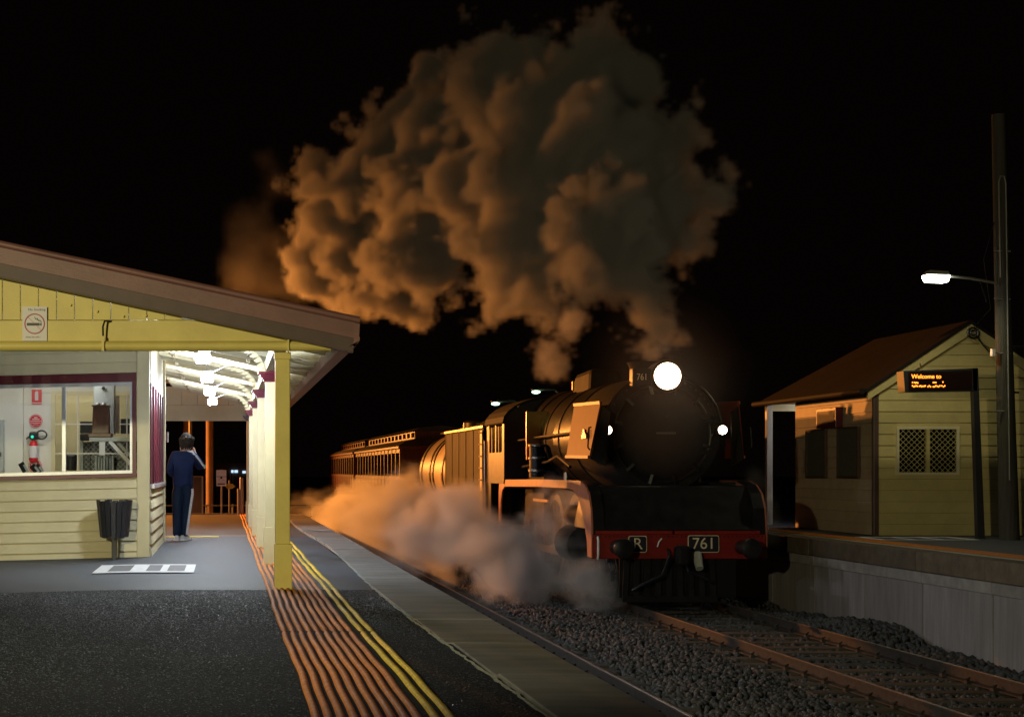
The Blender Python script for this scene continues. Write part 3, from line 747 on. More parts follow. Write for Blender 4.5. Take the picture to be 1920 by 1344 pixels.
# litter bin
bnY = 20.75
lb = thing('litter_bin', (X(214, bnY), bnY, 0), 'charcoal slatted litter bin on a single post beside the weatherboard wall', 'bin')
bcx = X(214.5, bnY); bz0, bz1 = Z(1007, bnY), Z(938, bnY); rb, rt = .185, .235
MB().lathe([(rb - .03, bz0 + .02), (rt - .03, bz1 - .02)], (bcx, bnY, 0), 'z', 20).build('liner', M['black'], lb, smooth=True)
for k in range(18):
    a_ = 2 * PI * (k + .5) / 18; u = Vector((math.cos(a_), math.sin(a_), 0)); tv = Vector((-math.sin(a_), math.cos(a_), 0))
    dz = random.uniform(-.012, .012)
    pb, pt = Vector((bcx, bnY, bz0 + dz)) + u * rb, Vector((bcx, bnY, bz1 + dz)) + u * rt
    w0, w1 = .027, .034
    MB().hexa([pb - tv * w0, pb + tv * w0, pb + tv * w0 - u * .018, pb - tv * w0 - u * .018], [pt - tv * w1, pt + tv * w1, pt + tv * w1 - u * .018, pt - tv * w1 - u * .018]).build('slat', M['bin'], lb, bevel=.003)
for zz, r_ in ((bz0 + .07, rb), (bz1 - .07, rt)):
    MB().lathe([(r_ - .022, zz), (r_ - .019, zz), (r_ - .019, zz + .03), (r_ - .022, zz + .03)], (bcx, bnY, 0), 'z', 24).build('hoop', M['darkmetal'], lb)
MB().box(bcx - .035, bcx + .035, bnY - .035, bnY + .035, -.03, bz0 + .03).build('post', M['darkmetal'], lb, bevel=.004)

# ------------------------------------------------------------------ the waiting person
PYD = 25.95
pc = Vector((X(344, PYD), PYD, 0))
person = thing('person', pc, 'person in a navy tracksuit with white stripes, back turned, hand raised to the mouth', 'person')
def skin_mesh(name, verts, edges, radii, m, parent, sub=2, root=0):
    me = bpy.data.meshes.new(name); me.from_pydata([tuple(v) for v in verts], edges, [])
    o = bpy.data.objects.new(name, me); C.objects.link(o)
    s = o.modifiers.new('skin', 'SKIN'); s.use_smooth_shade = True
    sv = me.skin_vertices[0].data
    for i, r_ in enumerate(radii):
        sv[i].radius = r_ if isinstance(r_, tuple) else (r_, r_)
        sv[i].use_root = (i == root)
    ss = o.modifiers.new('sub', 'SUBSURF'); ss.levels = ss.render_levels = sub
    m2 = evaluated(o, name); bpy.data.objects.remove(o)
    m2.materials.clear(); m2.materials.append(m); m2.shade_smooth()
    o = bpy.data.objects.new(name, m2); C.objects.link(o); o.parent = parent
    return o
# joints, local metres: x right, y away, z up
J = dict(pel=(-.01, 0, .93), spn=(-.005, .0, 1.12), chest=(.0, .01, 1.30), neck=(.02, .025, 1.45), head=(.05, .05, 1.56), crown=(.06, .05, 1.68),
         shl=(-.165, .02, 1.375), ell=(-.215, .07, 1.10), wrl=(-.06, .24, 1.06), hdl=(.03, .25, 1.09),
         shr=(.165, .02, 1.375), elr=(.285, .12, 1.175), wrr=(.20, .235, 1.36), hdr=(.165, .235, 1.45),
         hpl=(-.095, .0, .86), knl=(-.105, .02, .48), anl=(-.10, -.02, .09), tol=(-.07, .16, .05),
         hpr=(.085, .0, .86), knr=(.055, .03, .48), anr=(.01, .05, .09), tor=(.08, .20, .05))
names = list(J); ix = {n: i for i, n in enumerate(names)}
ed = [('pel', 'spn'), ('spn', 'chest'), ('chest', 'neck'), ('neck', 'head'), ('head', 'crown'), ('chest', 'shl'), ('shl', 'ell'), ('ell', 'wrl'), ('wrl', 'hdl'), ('chest', 'shr'), ('shr', 'elr'), ('elr', 'wrr'), ('wrr', 'hdr'),
      ('pel', 'hpl'), ('hpl', 'knl'), ('knl', 'anl'), ('anl', 'tol'), ('pel', 'hpr'), ('hpr', 'knr'), ('knr', 'anr'), ('anr', 'tor')]
rad = dict(pel=.10, spn=.125, chest=.13, neck=.055, head=.085, crown=.07, shl=.06, ell=.04, wrl=.03, hdl=.035, shr=.06, elr=.04, wrr=.03, hdr=.034,
           hpl=.06, knl=.055, anl=.04, tol=.035, hpr=.06, knr=.055, anr=.04, tor=.035)
body = skin_mesh('body', [J[n] for n in names], [(ix[a], ix[b]) for a, b in ed], [rad[n] for n in names], M['skin'], person, root=0)
# jacket
jn = ['hem', 'waist', 'mid', 'chest', 'coll', 'shl', 'ul', 'ell', 'fl', 'wrl', 'shr', 'ur', 'elr', 'fr_', 'wrr']
jp = [(-.01, .005, .80), (-.01, .005, .93), (-.008, .0, 1.12), (0, .0, 1.31), (.015, .015, 1.44), (-.15, .015, 1.365), (-.20, .035, 1.23), (-.222, .07, 1.09), (-.15, .17, 1.06), (-.075, .23, 1.06),
      (.155, .015, 1.37), (.225, .06, 1.28), (.292, .115, 1.165), (.25, .18, 1.25), (.205, .23, 1.345)]
je = [(0, 1), (1, 2), (2, 3), (3, 4), (3, 5), (5, 6), (6, 7), (7, 8), (8, 9), (3, 10), (10, 11), (11, 12), (12, 13), (13, 14)]
jr = [(.178, .135), (.182, .14), (.175, .14), (.185, .14), (.075, .07), .095, .078, .070, .058, .045, .095, .078, .072, .06, .045]
jk = skin_mesh('jacket', jp, je, jr, M['navy'], person)
tn = [(-.01, .0, 1.0), (-.085, .0, .78), (-.105, .015, .48), (-.105, -.015, .14), (-.105, -.02, .055), (.08, .0, .78), (.05, .025, .48), (.012, .04, .14), (.008, .045, .055)]
skin_mesh('trousers', tn, [(0, 1), (1, 2), (2, 3), (3, 4), (0, 5), (5, 6), (6, 7), (7, 8)], [(.13, .10), .118, .085, .074, .070, .112, .085, .074, .070], M['navy_leg'], person)
def ribbon(name, pts, wd, nrm, m, parent):
    mb = MB()
    for i in range(len(pts) - 1):
        p0, p1 = Vector(pts[i]), Vector(pts[i + 1]); nn = Vector(nrm).normalized(); s_ = (p1 - p0).cross(nn).normalized() * wd / 2
        mb.hexa([p0 - s_, p0 + s_, p0 + s_ + nn * .008, p0 - s_ + nn * .008], [p1 - s_, p1 + s_, p1 + s_ + nn * .008, p1 - s_ + nn * .008])
    mb.v = [tuple(Vector(v) + pc) for v in mb.v]
    return mb.build(name, m, parent)
def leg_pt(z, zs=((.055, .008, .045, .070), (.14, .012, .04, .074), (.48, .05, .025, .085), (.78, .08, 0, .112), (.86, .06, 0, .13))):
    for (z0, x0, y0, r0), (z1, x1, y1, r1) in zip(zs, zs[1:]):
        if z <= z1:
            t = (z - z0) / (z1 - z0); x_, y_, r_ = x0 + (x1 - x0) * t, y0 + (y1 - y0) * t, r0 + (r1 - r0) * t
            return (x_ + r_ * .62, y_ - r_ * .72, z)
ribbon('trouser_stripe', [leg_pt(z_) for z_ in fr(.09, .84, 12)], .042, (.55, -.8, 0), M['stripe'], person)
ribbon('sleeve_stripe', [(.06, -.05, 1.452), (.14, -.062, 1.435), (.205, -.045, 1.365), (.265, -.0, 1.285), (.325, .045, 1.205), (.345, .07, 1.165)], .03, (.45, -.8, .4), M['stripe'], person)
# hair: a shaggy cap built over the head
mb = MB(); hc_ = Vector(J['head']) + Vector((0, 0, .055)) + pc
mb.sphere(hc_ + Vector((-.006, -.016, .012)), .105, (.96, 1.05, 1.15), 20, 14)
vs = []
for v in mb.v:
    d_ = Vector(v) - hc_
    k = 1 + .07 * noise.noise(Vector((d_.x * 38, d_.y * 38, d_.z * 9)))
    if d_.z < -.03 and d_.y < .03: d_.z *= 1.32
    if d_.z < -.0 and d_.y > .035: d_ *= .72
    vs.append(tuple(hc_ + d_ * k))
mb.v = vs
mb.build('hair', M['hair'], person, smooth=True)
mb = MB()
for k in range(150):                              # locks hanging from the crown to the collar
    a_ = random.uniform(0, 2 * PI)
    e_ = random.uniform(.05, 1.0)
    u = Vector((math.cos(a_), math.sin(a_), 0))
    if u.y > .55 and e_ > .45: continue
    p0 = hc_ + Vector((u.x * .055 * e_, u.y * .06 * e_ - .015, .118 - .03 * e_))
    p1 = hc_ + Vector((u.x * .108, u.y * .118 - .016, .05 - .03 * e_)) + Vector((random.gauss(0, .006), random.gauss(0, .006), 0))
    p2 = hc_ + Vector((u.x * .104, u.y * .114 - .016, -.035 - .02 * e_))
    p3 = hc_ + Vector((u.x * .085, u.y * .095 - .02, -.10 - .045 * e_ * (1 if u.y < .3 else .2))) + Vector((random.gauss(0, .01), random.gauss(0, .008), random.gauss(0, .012)))
    mb.tube([p0, p1, p2, p3], [.011, .014, .012, .004], 5)
mb.build('hair_locks', M['hair'], person, smooth=True, kind='stuff')
# face details on the turned side, ears, nose
fc = MB(); fc.sphere(hc_ + Vector((.045, .085, -.045)), .05, (1, 1, 1.25), 12, 8); fc.build('face', M['skin'], person, smooth=True)
fc = MB(); fc.sphere(hc_ + Vector((.082, .118, -.035)), .016, (1, 1, 1.5), 8, 6); fc.build('nose', M['skin'], person, smooth=True)
fc = MB(); fc.sphere(hc_ + Vector((.096, .03, -.02)), .022, (.5, 1, 1.5), 8, 6); fc.build('ear', M['skin'], person, smooth=True)
mb = MB(); mb.tube([hc_ + Vector((.10, .02, .005)), hc_ + Vector((.098, .10, .0))], .006, 6); mb.build('glasses_arm', M['black'], person)
# raised hand with separate curled fingers
hp = Vector(J['hdr']) + pc
mb = MB(); mb.sphere(hp, .04, (.75, 1, 1.15), 12, 8); hand = mb.build('hand', M['skin'], person, smooth=True)
for i in range(4):
    o_ = Vector((.012 - .008 * i, -.026 + .016 * i, .025))
    ln = (.05, .058, .054, .042)[i]
    MB().tube([hp + o_, hp + o_ + Vector((-.014, .004, ln * .55)), hp + o_ + Vector((-.042, .008, ln * .62)), hp + o_ + Vector((-.052, .010, ln * .25))], [.0105, .010, .009, .0075], 8).build('finger', M['skin'], hand, smooth=True)
MB().tube([hp + Vector((-.012, -.03, -.01)), hp + Vector((-.04, -.036, .015)), hp + Vector((-.056, -.024, .035))], [.012, .0105, .008], 8).build('thumb', M['skin'], hand, smooth=True)
for (a_, t_) in (('anl', 'tol'), ('anr', 'tor')):
    A_, T_ = Vector(J[a_]) + pc, Vector(J[t_]) + pc; dv = (T_ - A_); dv.z = 0; dv.normalize(); sd = Vector((dv.y, -dv.x, 0))
    mb = MB(); prof = [(-.07, .036, .085), (-.03, .042, .095), (.04, .042, .085), (.10, .048, .062), (.16, .048, .052), (.20, .034, .036)]
    vs = []
    for (l_, w_, h_) in prof:
        b_ = Vector((A_.x, A_.y, 0)) + dv * l_
        vs += [b_ - sd * w_, b_ - sd * w_ + Vector((0, 0, h_ * .55)), b_ - sd * w_ * .5 + Vector((0, 0, h_)), b_ + sd * w_ * .5 + Vector((0, 0, h_)), b_ + sd * w_ + Vector((0, 0, h_ * .55)), b_ + sd * w_]
    fs_ = [(i * 6 + k, i * 6 + (k + 1) % 6, (i + 1) * 6 + (k + 1) % 6, (i + 1) * 6 + k) for i in range(5) for k in range(6)] + [tuple(range(5, -1, -1)), tuple(range(30, 36))]
    mb.add(vs, fs_); sh = mb.build('shoe', M['shoe'], person, smooth=True)
    MB().hexa([Vector((A_.x, A_.y, .0)) + dv * a + sd * b for a, b in ((-.078, -.044), (.205, -.044), (.205, .044), (-.078, .044))],
              [Vector((A_.x, A_.y, .022)) + dv * a + sd * b for a, b in ((-.078, -.046), (.21, -.046), (.21, .046), (-.078, .046))]).build('sole', M['white'], sh)

# ------------------------------------------------------------------ steam locomotive
LO = (7.40, 26.0, RAIL)
def LB(): return MB(LO)
eng = thing('steam_locomotive', LO, 'black steam locomotive with red deflectors and buffer beam, headlight shining', 'locomotive')
# front end
bbm = LB().box(-1.42, 1.42, .0, .08, .80, 1.20).build('buffer_beam', M['loco_red2'], eng, bevel=.01)
LB().box(-1.36, -.12, -.03, .10, 1.203, 1.255).build('footplate_edge', M['loco_red2'], eng)
LB().box(-.08, 1.30, -.03, .10, 1.203, 1.255).build('footplate_edge', M['loco_red2'], eng)
def plate(px0, px1, py0, py1, s, size, sx):
    yl_ = 26.0 - .025
    x0, x1, z0, z1 = X(px0, yl_), X(px1, yl_), Z(py1, yl_), Z(py0, yl_)
    def rrect(e, r_):
        pts = []
        for cx_, cz_, a0 in ((x1 - e - r_, z1 - e - r_, 0), (x0 + e + r_, z1 - e - r_, 90), (x0 + e + r_, z0 + e + r_, 180), (x1 - e - r_, z0 + e + r_, 270)):
            pts += [(cx_ + r_ * math.cos(R(a0 + t)), cz_ + r_ * math.sin(R(a0 + t))) for t in (0, 30, 60, 90)]
        return pts
    pl = MB().prism(rrect(0, .035), 'y', yl_, yl_ + .023).build('number_plate', M['cream_line'], eng)
    MB().prism(rrect(.012, .028), 'y', yl_ - .004, yl_ - .0005).build('plate_field', M['ink'], pl)
    text('lettering', s, size, ((x0 + x1) / 2, yl_ - .006, (z0 + z1) / 2 + .0), M['cream_line'], pl, .003, sx=sx)
plate(1178.5, 1213, 1004, 1035.5, 'R', .26, 1.0)
plate(1290, 1348.5, 1003, 1035.5, '761', .26, .98)
for s in (-1, 1):
    b_ = LB().cyl((s * 1.02, .0, .99), (s * 1.02, -.42, .99), .12, .10).build('buffer_stock', M['loco'], eng, smooth=True)
    LB().lathe([(.05, -.42), (.155, -.43), (.165, -.46), (.15, -.50), (.08, -.52)], (s * 1.02, 0, .99), 'y', 24).build('buffer_head', M['loco'], b_, smooth=True)
kn = LB().box(-.10, .10, -.35, .0, .76, 1.0).build('coupler', M['loco_soot'], eng, bevel=.03)
LB().box(-.18, .02, -.56, -.36, .72, 1.04).build('knuckle', M['loco_soot'], kn, bevel=.05)
LB().cyl((.24, -.12, .88), (.24, -.30, .66), .085, .06).build('hose_cock', M['steel'], eng, smooth=True)
LB().tube([(-.2, -.04, .95), (-.22, -.22, .86), (-.35, -.26, .55), (-.62, -.24, .42), (-.80, -.15, .30)], .028, 8).build('air_hose', M['black'], eng, smooth=True)
LB().tube([(.05, -.05, .85), (.10, -.2, .60), (.38, -.24, .48), (.50, -.12, .42)], .024, 8).build('air_hose', M['black'], eng, smooth=True)
LB().tube([(-1.33, -.015, 1.16), (-1.33, -.05, 1.10), (-1.33, -.05, .86), (-1.33, -.01, .80)], .018, 6).build('grab_iron', M['white'], eng)
LB().tube([(-.30, -.04, 1.13), (-.36, -.10, 1.08), (-.37, -.05, 1.0)], .012, 6).build('lamp_iron', M['white'], eng)
# pilot: sloping bars and foot plate
LB().box(-.92, .62, -.02, .06, .10, .20).build('pilot_foot', M['loco'], eng)
for k in range(9):
    x_ = -.88 + k * .18
    LB().bar((x_, .02, .20), (x_ * .96, .05, .80), .09, .035, (0, 1, 0)).build('pilot_bar', M['loco'], eng)
LB().box(-.95, .95, .10, .13, .16, .80).build('pilot_plate', M['loco'], eng)
# sloped front apron and smokebox
LB().hexa([(-1.40, .0, 1.258), (1.40, .0, 1.258), (1.40, 1.5, 1.258), (-1.40, 1.5, 1.258)], [(-1.25, .45, 1.98), (1.25, .45, 1.98), (1.25, 1.5, 1.98), (-1.25, 1.5, 1.98)]).build('front_apron', M['loco'], eng, bevel=.02)
LB().bar((-.72, .14, 1.40), (-.48, .32, 1.66), .02, .03).build('step_strip', M['loco_soot'], eng)
BZ = 2.86
LB().lathe([(.98, 1.05), (1.0, 1.08), (1.0, 3.2), (1.0, 3.25)], (0, 0, BZ), 'y', 48).build('smokebox', M['loco_soot'], eng, smooth=True)
sd_ = LB().lathe([(.001, .80), (.25, .82), (.5, .88), (.72, .97), (.78, 1.045)], (0, 0, BZ - .02), 'y', 40).build('smokebox_door', M['loco_soot'], eng, smooth=True)
LB().lathe([(.80, 1.0), (.82, .99), (.84, 1.0), (.84, 1.045), (.80, 1.045)], (0, 0, BZ - .02), 'y', 40, cap=False).build('door_ring', M['loco'], sd_, smooth=True)
for zz in (-.32, .28): LB().bar((.0, .84, BZ + zz), (.80, 1.02, BZ + zz), .04, .07).build('door_hinge', M['loco'], sd_)
for k in range(12):
    a_ = 2 * PI * (k + .5) / 12
    LB().bar((.70 * math.cos(a_), .955, BZ - .02 + .70 * math.sin(a_)), (.86 * math.cos(a_), .975, BZ - .02 + .86 * math.sin(a_)), .045, .05).build('door_dog', M['loco'], sd_)
rv = LB()
for k in range(56):
    a_ = 2 * PI * k / 56; rv.cyl((.935 * math.cos(a_), 1.052, BZ + .935 * math.sin(a_)), (.935 * math.cos(a_), 1.035, BZ + .935 * math.sin(a_)), .016, n=6)
for k in range(40): rv.cyl((-1.35 + k * .069, -.002, 1.165), (-1.35 + k * .069, -.014, 1.165), .011, n=6)
rv.build('rivets', M['loco'], eng, kind='stuff')
LB().tube([(1.02 * math.cos(t), 1.0, BZ + 1.02 * math.sin(t)) for t in fr(.15, PI - .15, 18)], .018, 6).build('front_handrail', M['loco'], eng, smooth=True)
LB().bar((-.16, .78, BZ), (.16, .78, BZ), .03, .03).build('door_handle', M['steelbare'], sd_)
# headlight with number boards
hx, hz = X(1251, 26.8) - 7.40, Z(705, 26.8) - RAIL
hl = LB().lathe([(.27, .78), (.275, .80), (.26, 1.25), (.20, 1.3)], (hx, 0, hz), 'y', 32).build('headlight', M['loco'], eng, smooth=True)
LB().lathe([(.001, .765), (.10, .768), (.225, .778)], (hx, 0, hz), 'y', 32).build('headlight_lens', M['headlight'], hl, smooth=True)
LB().box(hx - .2, hx + .2, .95, 1.5, BZ + .75, hz - .2).build('headlight_bracket', M['loco'], hl)
for s in (-1,):
    nb = LB().box(hx + s * .41 - .16, hx + s * .41 + .16, .84, 1.05, hz - .16, hz + .13).build('number_board', M['loco'], eng, bevel=.01)
    text('lettering', '761', .155, (LO[0] + hx + s * .41, LO[1] + .836, RAIL + hz - .015), M['cream_line'], nb, .003, sx=.8)
for px_ in (1139, 1355):
    mx2, mz2 = X(px_, 26.6) - 7.40, Z(806, 26.6) - RAIL
    ml = LB().lathe([(.085, .60), (.09, .62), (.08, .80)], (mx2, 0, mz2), 'y', 24).build('marker_lamp', M['loco'], eng, smooth=True)
    LB().lathe([(.001, .592), (.074, .598)], (mx2, 0, mz2), 'y', 24).build('marker_lens', M['marker'], ml, smooth=True)
    LB().bar((mx2, .75, mz2), (mx2 * .95, 1.06, mz2 - .12), .05, .05).build('lamp_bracket', M['loco'], ml)
# chimney, dome, boiler
LB().lathe([(.30, 3.78), (.29, 3.95), (.33, 4.08), (.36, 4.12), (.30, 4.12), (.26, 3.9)], (0, 1.95, 0), 'z', 28, cap=False).build('chimney', M['loco_soot'], eng, smooth=True)
LB().lathe([(1.0, 3.26), (1.0, 5.8), (1.06, 7.9)], (0, 0, BZ), 'y', 48).build('boiler', M['loco'], eng, smooth=True)
for yv in (3.3, 4.6, 5.8, 6.9): LB().lathe([(1.005 + (yv > 5.8) * .035, yv), (1.02 + (yv > 5.8) * .035, yv + .01), (1.02 + (yv > 5.8) * .035, yv + .07), (1.005 + (yv > 5.8) * .035, yv + .08)], (0, 0, BZ), 'y', 48, cap=False).build('boiler_band', M['loco'], eng, smooth=True)
dm = LB(); dm.hexa([(-.42, 4.6, BZ + .75), (.32, 4.6, BZ + .75), (.32, 6.2, BZ + .75), (-.42, 6.2, BZ + .75)], [(-.36, 4.75, BZ + 1.34), (.22, 4.75, BZ + 1.34), (.22, 6.1, BZ + 1.30), (-.36, 6.1, BZ + 1.30)])
dm.build('steam_dome', M['tender'], eng, bevel=.10)
for yv in (7.0, 7.3): LB().cyl((-.1, yv, BZ + 1.0), (-.1, yv, BZ + 1.22), .06).build('safety_valve', M['brass'], eng, smooth=True)
# smoke deflectors
for s in (-1, 1):
    dfl = LB().hexa([(s * 1.30, .75, 2.43), (s * 1.27, .75, 2.43), (s * 1.27, 2.55, 2.45), (s * 1.30, 2.55, 2.45)],
                    [(s * 1.15, .55, 3.38), (s * 1.12, .55, 3.38), (s * 1.12, 2.55, 3.42), (s * 1.15, 2.55, 3.42)]).build('smoke_deflector', M['loco_red'], eng, bevel=.008)
    LB().bar((s * 1.16, .56, 3.36), (s * 1.16, 2.54, 3.40), .02, .05).build('deflector_edge', M['loco_valance'], dfl)
    LB().bar((s * 1.308, .76, 2.46), (s * 1.308, 2.54, 2.48), .02, .05).build('deflector_edge', M['loco_valance'], dfl)
    LB().hexa([(s * 1.28, .72, 2.43), (s * 1.05, .62, 2.30), (s * 1.05, .66, 2.30), (s * 1.28, .76, 2.43)], [(s * 1.12, .53, 3.3), (s * 1.0, .5, 3.2), (s * 1.0, .54, 3.2), (s * 1.12, .57, 3.3)]).build('deflector_nose', M['tender'], dfl)
    for zz in (2.75, 3.1): LB().bar((s * (1.28 - (zz - 2.4) * .15), 1.6, zz), (s * .95, 1.6, zz), .03, .03).build('deflector_stay', M['loco'], dfl)
    # winged emblem
    em = LB(); ex_, ey_, ez_ = s * 1.262, .98, 2.78
    for (a, b, c0, d0) in ((-.17, .0, .17, .06), (-.10, .06, .10, .10), (-.04, .10, .04, .15)):
        em.box(min(ex_, ex_ + s * .02) - .012, max(ex_, ex_ + s * .02) + .012, ey_ + .2 + a, ey_ + .2 + c0, ez_ + b, ez_ + d0)
    em.build('emblem', M['steelbare'], dfl)
    LB().tube([(s * 1.30, .60, 2.95), (s * 1.34, .56, 2.95), (s * 1.36, .56, 2.62), (s * 1.32, .60, 2.58)], .015, 6).build('deflector_handrail', M['loco'], dfl)
    # running board, red lined valance with the curved front
    LB().box(min(s * .95, s * 1.40), max(s * .95, s * 1.40), 1.52, 8.6, 1.97, 2.03).build('running_board', M['loco'], eng)
    outer = [(.0, .82), (.0, 1.30), (.06, 1.62), (.22, 1.86), (.48, 2.0), (.85, 2.065), (4.5, 2.065), (8.55, 2.03), (8.72, 1.95), (8.78, 1.75), (8.80, .95)]
    inner = [(.28, .82), (.34, 1.10), (.62, 1.50), (.98, 1.78), (1.38, 1.90), (1.85, 1.925), (4.5, 1.925), (8.05, 1.89), (8.35, 1.80), (8.52, 1.55), (8.60, .95)]
    mb = LB()
    for i in range(len(outer) - 1):
        o0, o1, i0, i1 = outer[i], outer[i + 1], inner[i], inner[i + 1]
        xa_, xb_ = s * 1.43, s * 1.40
        mb.hexa([(xa_, *o0), (xb_, *o0), (xb_, *i0), (xa_, *i0)], [(xa_, *o1), (xb_, *o1), (xb_, *i1), (xa_, *i1)])
    mb.build('valance', M['loco_valance'], eng)
    mb = LB(); xw = (s * 1.40, s * 1.22)
    for i in range(5):
        o0, o1 = outer[i], outer[i + 1]
        mb.hexa([(xw[0], o0[0] + .002, o0[1]), (xw[1], o0[0] + .002, o0[1]), (xw[1], o0[0] + .035, o0[1] - .02), (xw[0], o0[0] + .035, o0[1] - .02)],
                [(xw[0], o1[0] + .002, o1[1]), (xw[1], o1[0] + .002, o1[1]), (xw[1], o1[0] + .035, o1[1] - .02), (xw[0], o1[0] + .035, o1[1] - .02)])
    mb.build('valance_front', M['loco'], eng)
    LB().tube([(s * 1.08, 2.7, 2.92), (s * 1.12, 5.5, 2.90), (s * 1.18, 7.9, 2.86)], .022, 8).build('handrail', M['steelbare'], eng, smooth=True)
    ap = LB().cyl((s * 1.16, 5.9, 2.1), (s * 1.16, 5.9, 2.75), .15).build('air_pump', M['loco'], eng, smooth=True)
    for zz in (2.2, 2.45, 2.7): LB().lathe([(.152, zz), (.17, zz + .01), (.17, zz + .05), (.152, zz + .06)], (s * 1.16, 5.9, 0), 'z', 20).build('pump_flange', M['steelbare'], ap, smooth=True)
    LB().bar((s * 1.08, 6.35, 2.45), (s * 1.08, 6.35, 3.42), .05, .42, (1, 0, 0)).build('painted_lit_strip', M['brass'], eng)  # bright brass plate added to stand in for a lit strip on the boiler
    LB().tube([(s * 1.06, 3.3, 2.3), (s * 1.10, 4.2, 2.5), (s * 1.08, 5.2, 2.4), (s * 1.10, 7.8, 2.3)], .03, 8).build('feed_pipe', M['loco'], eng, smooth=True)
    LB().cyl((s * 1.15, 1.6, .95), (s * 1.15, 2.7, .95), .33).build('cylinder', M['loco_soot'], eng, smooth=True)
    LB().cyl((s * 1.12, 1.5, 1.45), (s * 1.12, 2.8, 1.45), .18).build('valve_chest', M['loco_soot'], eng, smooth=True)
    rod = LB().bar((s * 1.02, 2.8, .95), (s * 1.02, 5.2, .72), .04, .12).build('connecting_rod', M['steelbare'], eng)
    LB().bar((s * .98, 3.6, .68), (s * .98, 7.4, .68), .04, .13).build('coupling_rod', M['steelbare'], eng)
    for yv, r_ in ((.95, .46), (2.15, .46), (3.6, .91), (5.5, .91), (7.4, .91), (9.0, .5), (10.1, .5)):
        wl = LB(); wx = s * .82
        wl.lathe([(r_ * .82, -.06), (r_, -.06), (r_, .06), (r_ * .82, .06), (r_ * .82, -.06)], (wx, yv, r_), 'x', 32, cap=False)
        wl.lathe([(.001, -.08), (r_ * .22, -.08), (r_ * .22, .08), (.001, .08)], (wx, yv, r_), 'x', 16)
        for k in range(12):
            a_ = 2 * PI * k / 12
            wl.bar((wx, yv + r_ * .2 * math.cos(a_), r_ + r_ * .2 * math.sin(a_)), (wx, yv + r_ * .84 * math.cos(a_), r_ + r_ * .84 * math.sin(a_)), .05, .05)
        wl.build('driving_wheel' if r_ > .6 else 'carrying_wheel', M['loco'], eng, smooth=True)
# frame, firebox and cab
LB().box(-.62, .62, .2, 10.2, .75, 1.20).build('main_frame', M['loco_soot'], eng)
LB().box(-1.0, 1.0, 6.0, 8.0, 1.2, 2.6).build('firebox', M['loco_soot'], eng)
LB().bar((-1.32, 4.0, 1.66), (-1.32, 5.4, 1.66), .03, .05).build('lubricator_rail', M['brass'], eng)
arch = [(-1.45, 2.0), (1.45, 2.0), (1.45, 3.22)] + [(1.45 * math.cos(t), 3.22 + .60 * math.sin(t)) for t in fr(0, PI, 16)][1:-1] + [(-1.45, 3.22)]
LB().prism(arch, 'y', 8.0, 8.05).build('cab_front', M['loco'], eng)
cabr = LB()
for i in range(16):
    t0, t1 = PI * i / 16, PI * (i + 1) / 16
    a = (1.47 * math.cos(t0), 3.22 + .62 * math.sin(t0)); b = (1.47 * math.cos(t1), 3.22 + .62 * math.sin(t1))
    cabr.hexa([(a[0], 7.9, a[1]), (b[0], 7.9, b[1]), (b[0], 10.25, b[1]), (a[0], 10.25, a[1])], [(a[0] * 1.02, 7.9, a[1] + .03), (b[0] * 1.02, 7.9, b[1] + .03), (b[0] * 1.02, 10.25, b[1] + .03), (a[0] * 1.02, 10.25, a[1] + .03)])
cabr.build('cab_roof', M['loco_soot'], eng, smooth=True)
for s in (-1, 1):
    x0, x1 = sorted((s * 1.45, s * 1.41))
    cs = LB(); cs.box(x0, x1, 8.05, 10.2, 1.95, 2.62).box(x0, x1, 8.05, 8.25, 2.62, 3.225).box(x0, x1, 9.0, 9.12, 2.62, 3.225).box(x0, x1, 9.9, 10.2, 2.62, 3.225)
    cs.build('cab_side', M['loco'], eng)
    for y0_, y1_ in ((8.25, 9.0), (9.12, 9.9)):
        wf = LB().box(s * 1.44 - .01, s * 1.44 + .01, y0_, y1_, 2.62, 3.18).build('cab_window', M['dark_glass'], eng)
        LB().box(s * 1.452 - .008, s * 1.452 + .008, y0_ + .35, y0_ + .39, 2.62, 3.18).build('window_bar', M['steel'], wf)
    LB().tube([(s * 1.49, 10.25, 1.3), (s * 1.49, 10.25, 2.9)], .02, 6).build('grab_rail', M['steelbare'], eng)
    LB().box(s * 1.25 - .2, s * 1.25 + .2, 9.7, 10.15, .45, .49).build('cab_step', M['loco'], eng)
    LB().box(s * 1.43 - .015, s * 1.43 + .015, 9.7, 10.15, .45, 1.95).build('step_hanger', M['loco'], eng)
    LB().tube([(s * 1.2, 3.0, 2.0), (s * 1.2, 3.0, 2.2)], .04, 8).build('sand_filler', M['steelbare'], eng)

# tender
tn_ = thing('tender', (7.4, 36.5, RAIL), 'tall dark wet riveted tender coupled behind the locomotive cab', 'tender')
TB = lambda: MB((7.4, 26.0, RAIL))
TB().box(-1.45, 1.45, 10.75, 17.1, .95, 3.22).build('tank_body', M['tender'], tn_, bevel=.04)
TB().box(-1.47, 1.47, 10.74, 17.12, 3.20, 3.27).build('top_rim', M['brass'], tn_, bevel=.01)
TB().hexa([(-1.2, 11.2, 3.27), (1.2, 11.2, 3.27), (1.2, 15, 3.27), (-1.2, 15, 3.27)], [(-.6, 11.6, 3.7), (.6, 11.6, 3.7), (.6, 14.2, 3.6), (-.6, 14.2, 3.6)]).build('coal_heap', M['coal'], tn_, bevel=.1)
for yv in fr(11.0, 16.9, 5): TB().box(-1.462, -1.452, yv - .03, yv + .03, 1.0, 3.18).build('rivet_strip', M['tender'], tn_)
TB().box(-1.475, -1.453, 10.76, 11.05, 1.3, 3.15).build('ladder_panel', M['tank'], tn_)
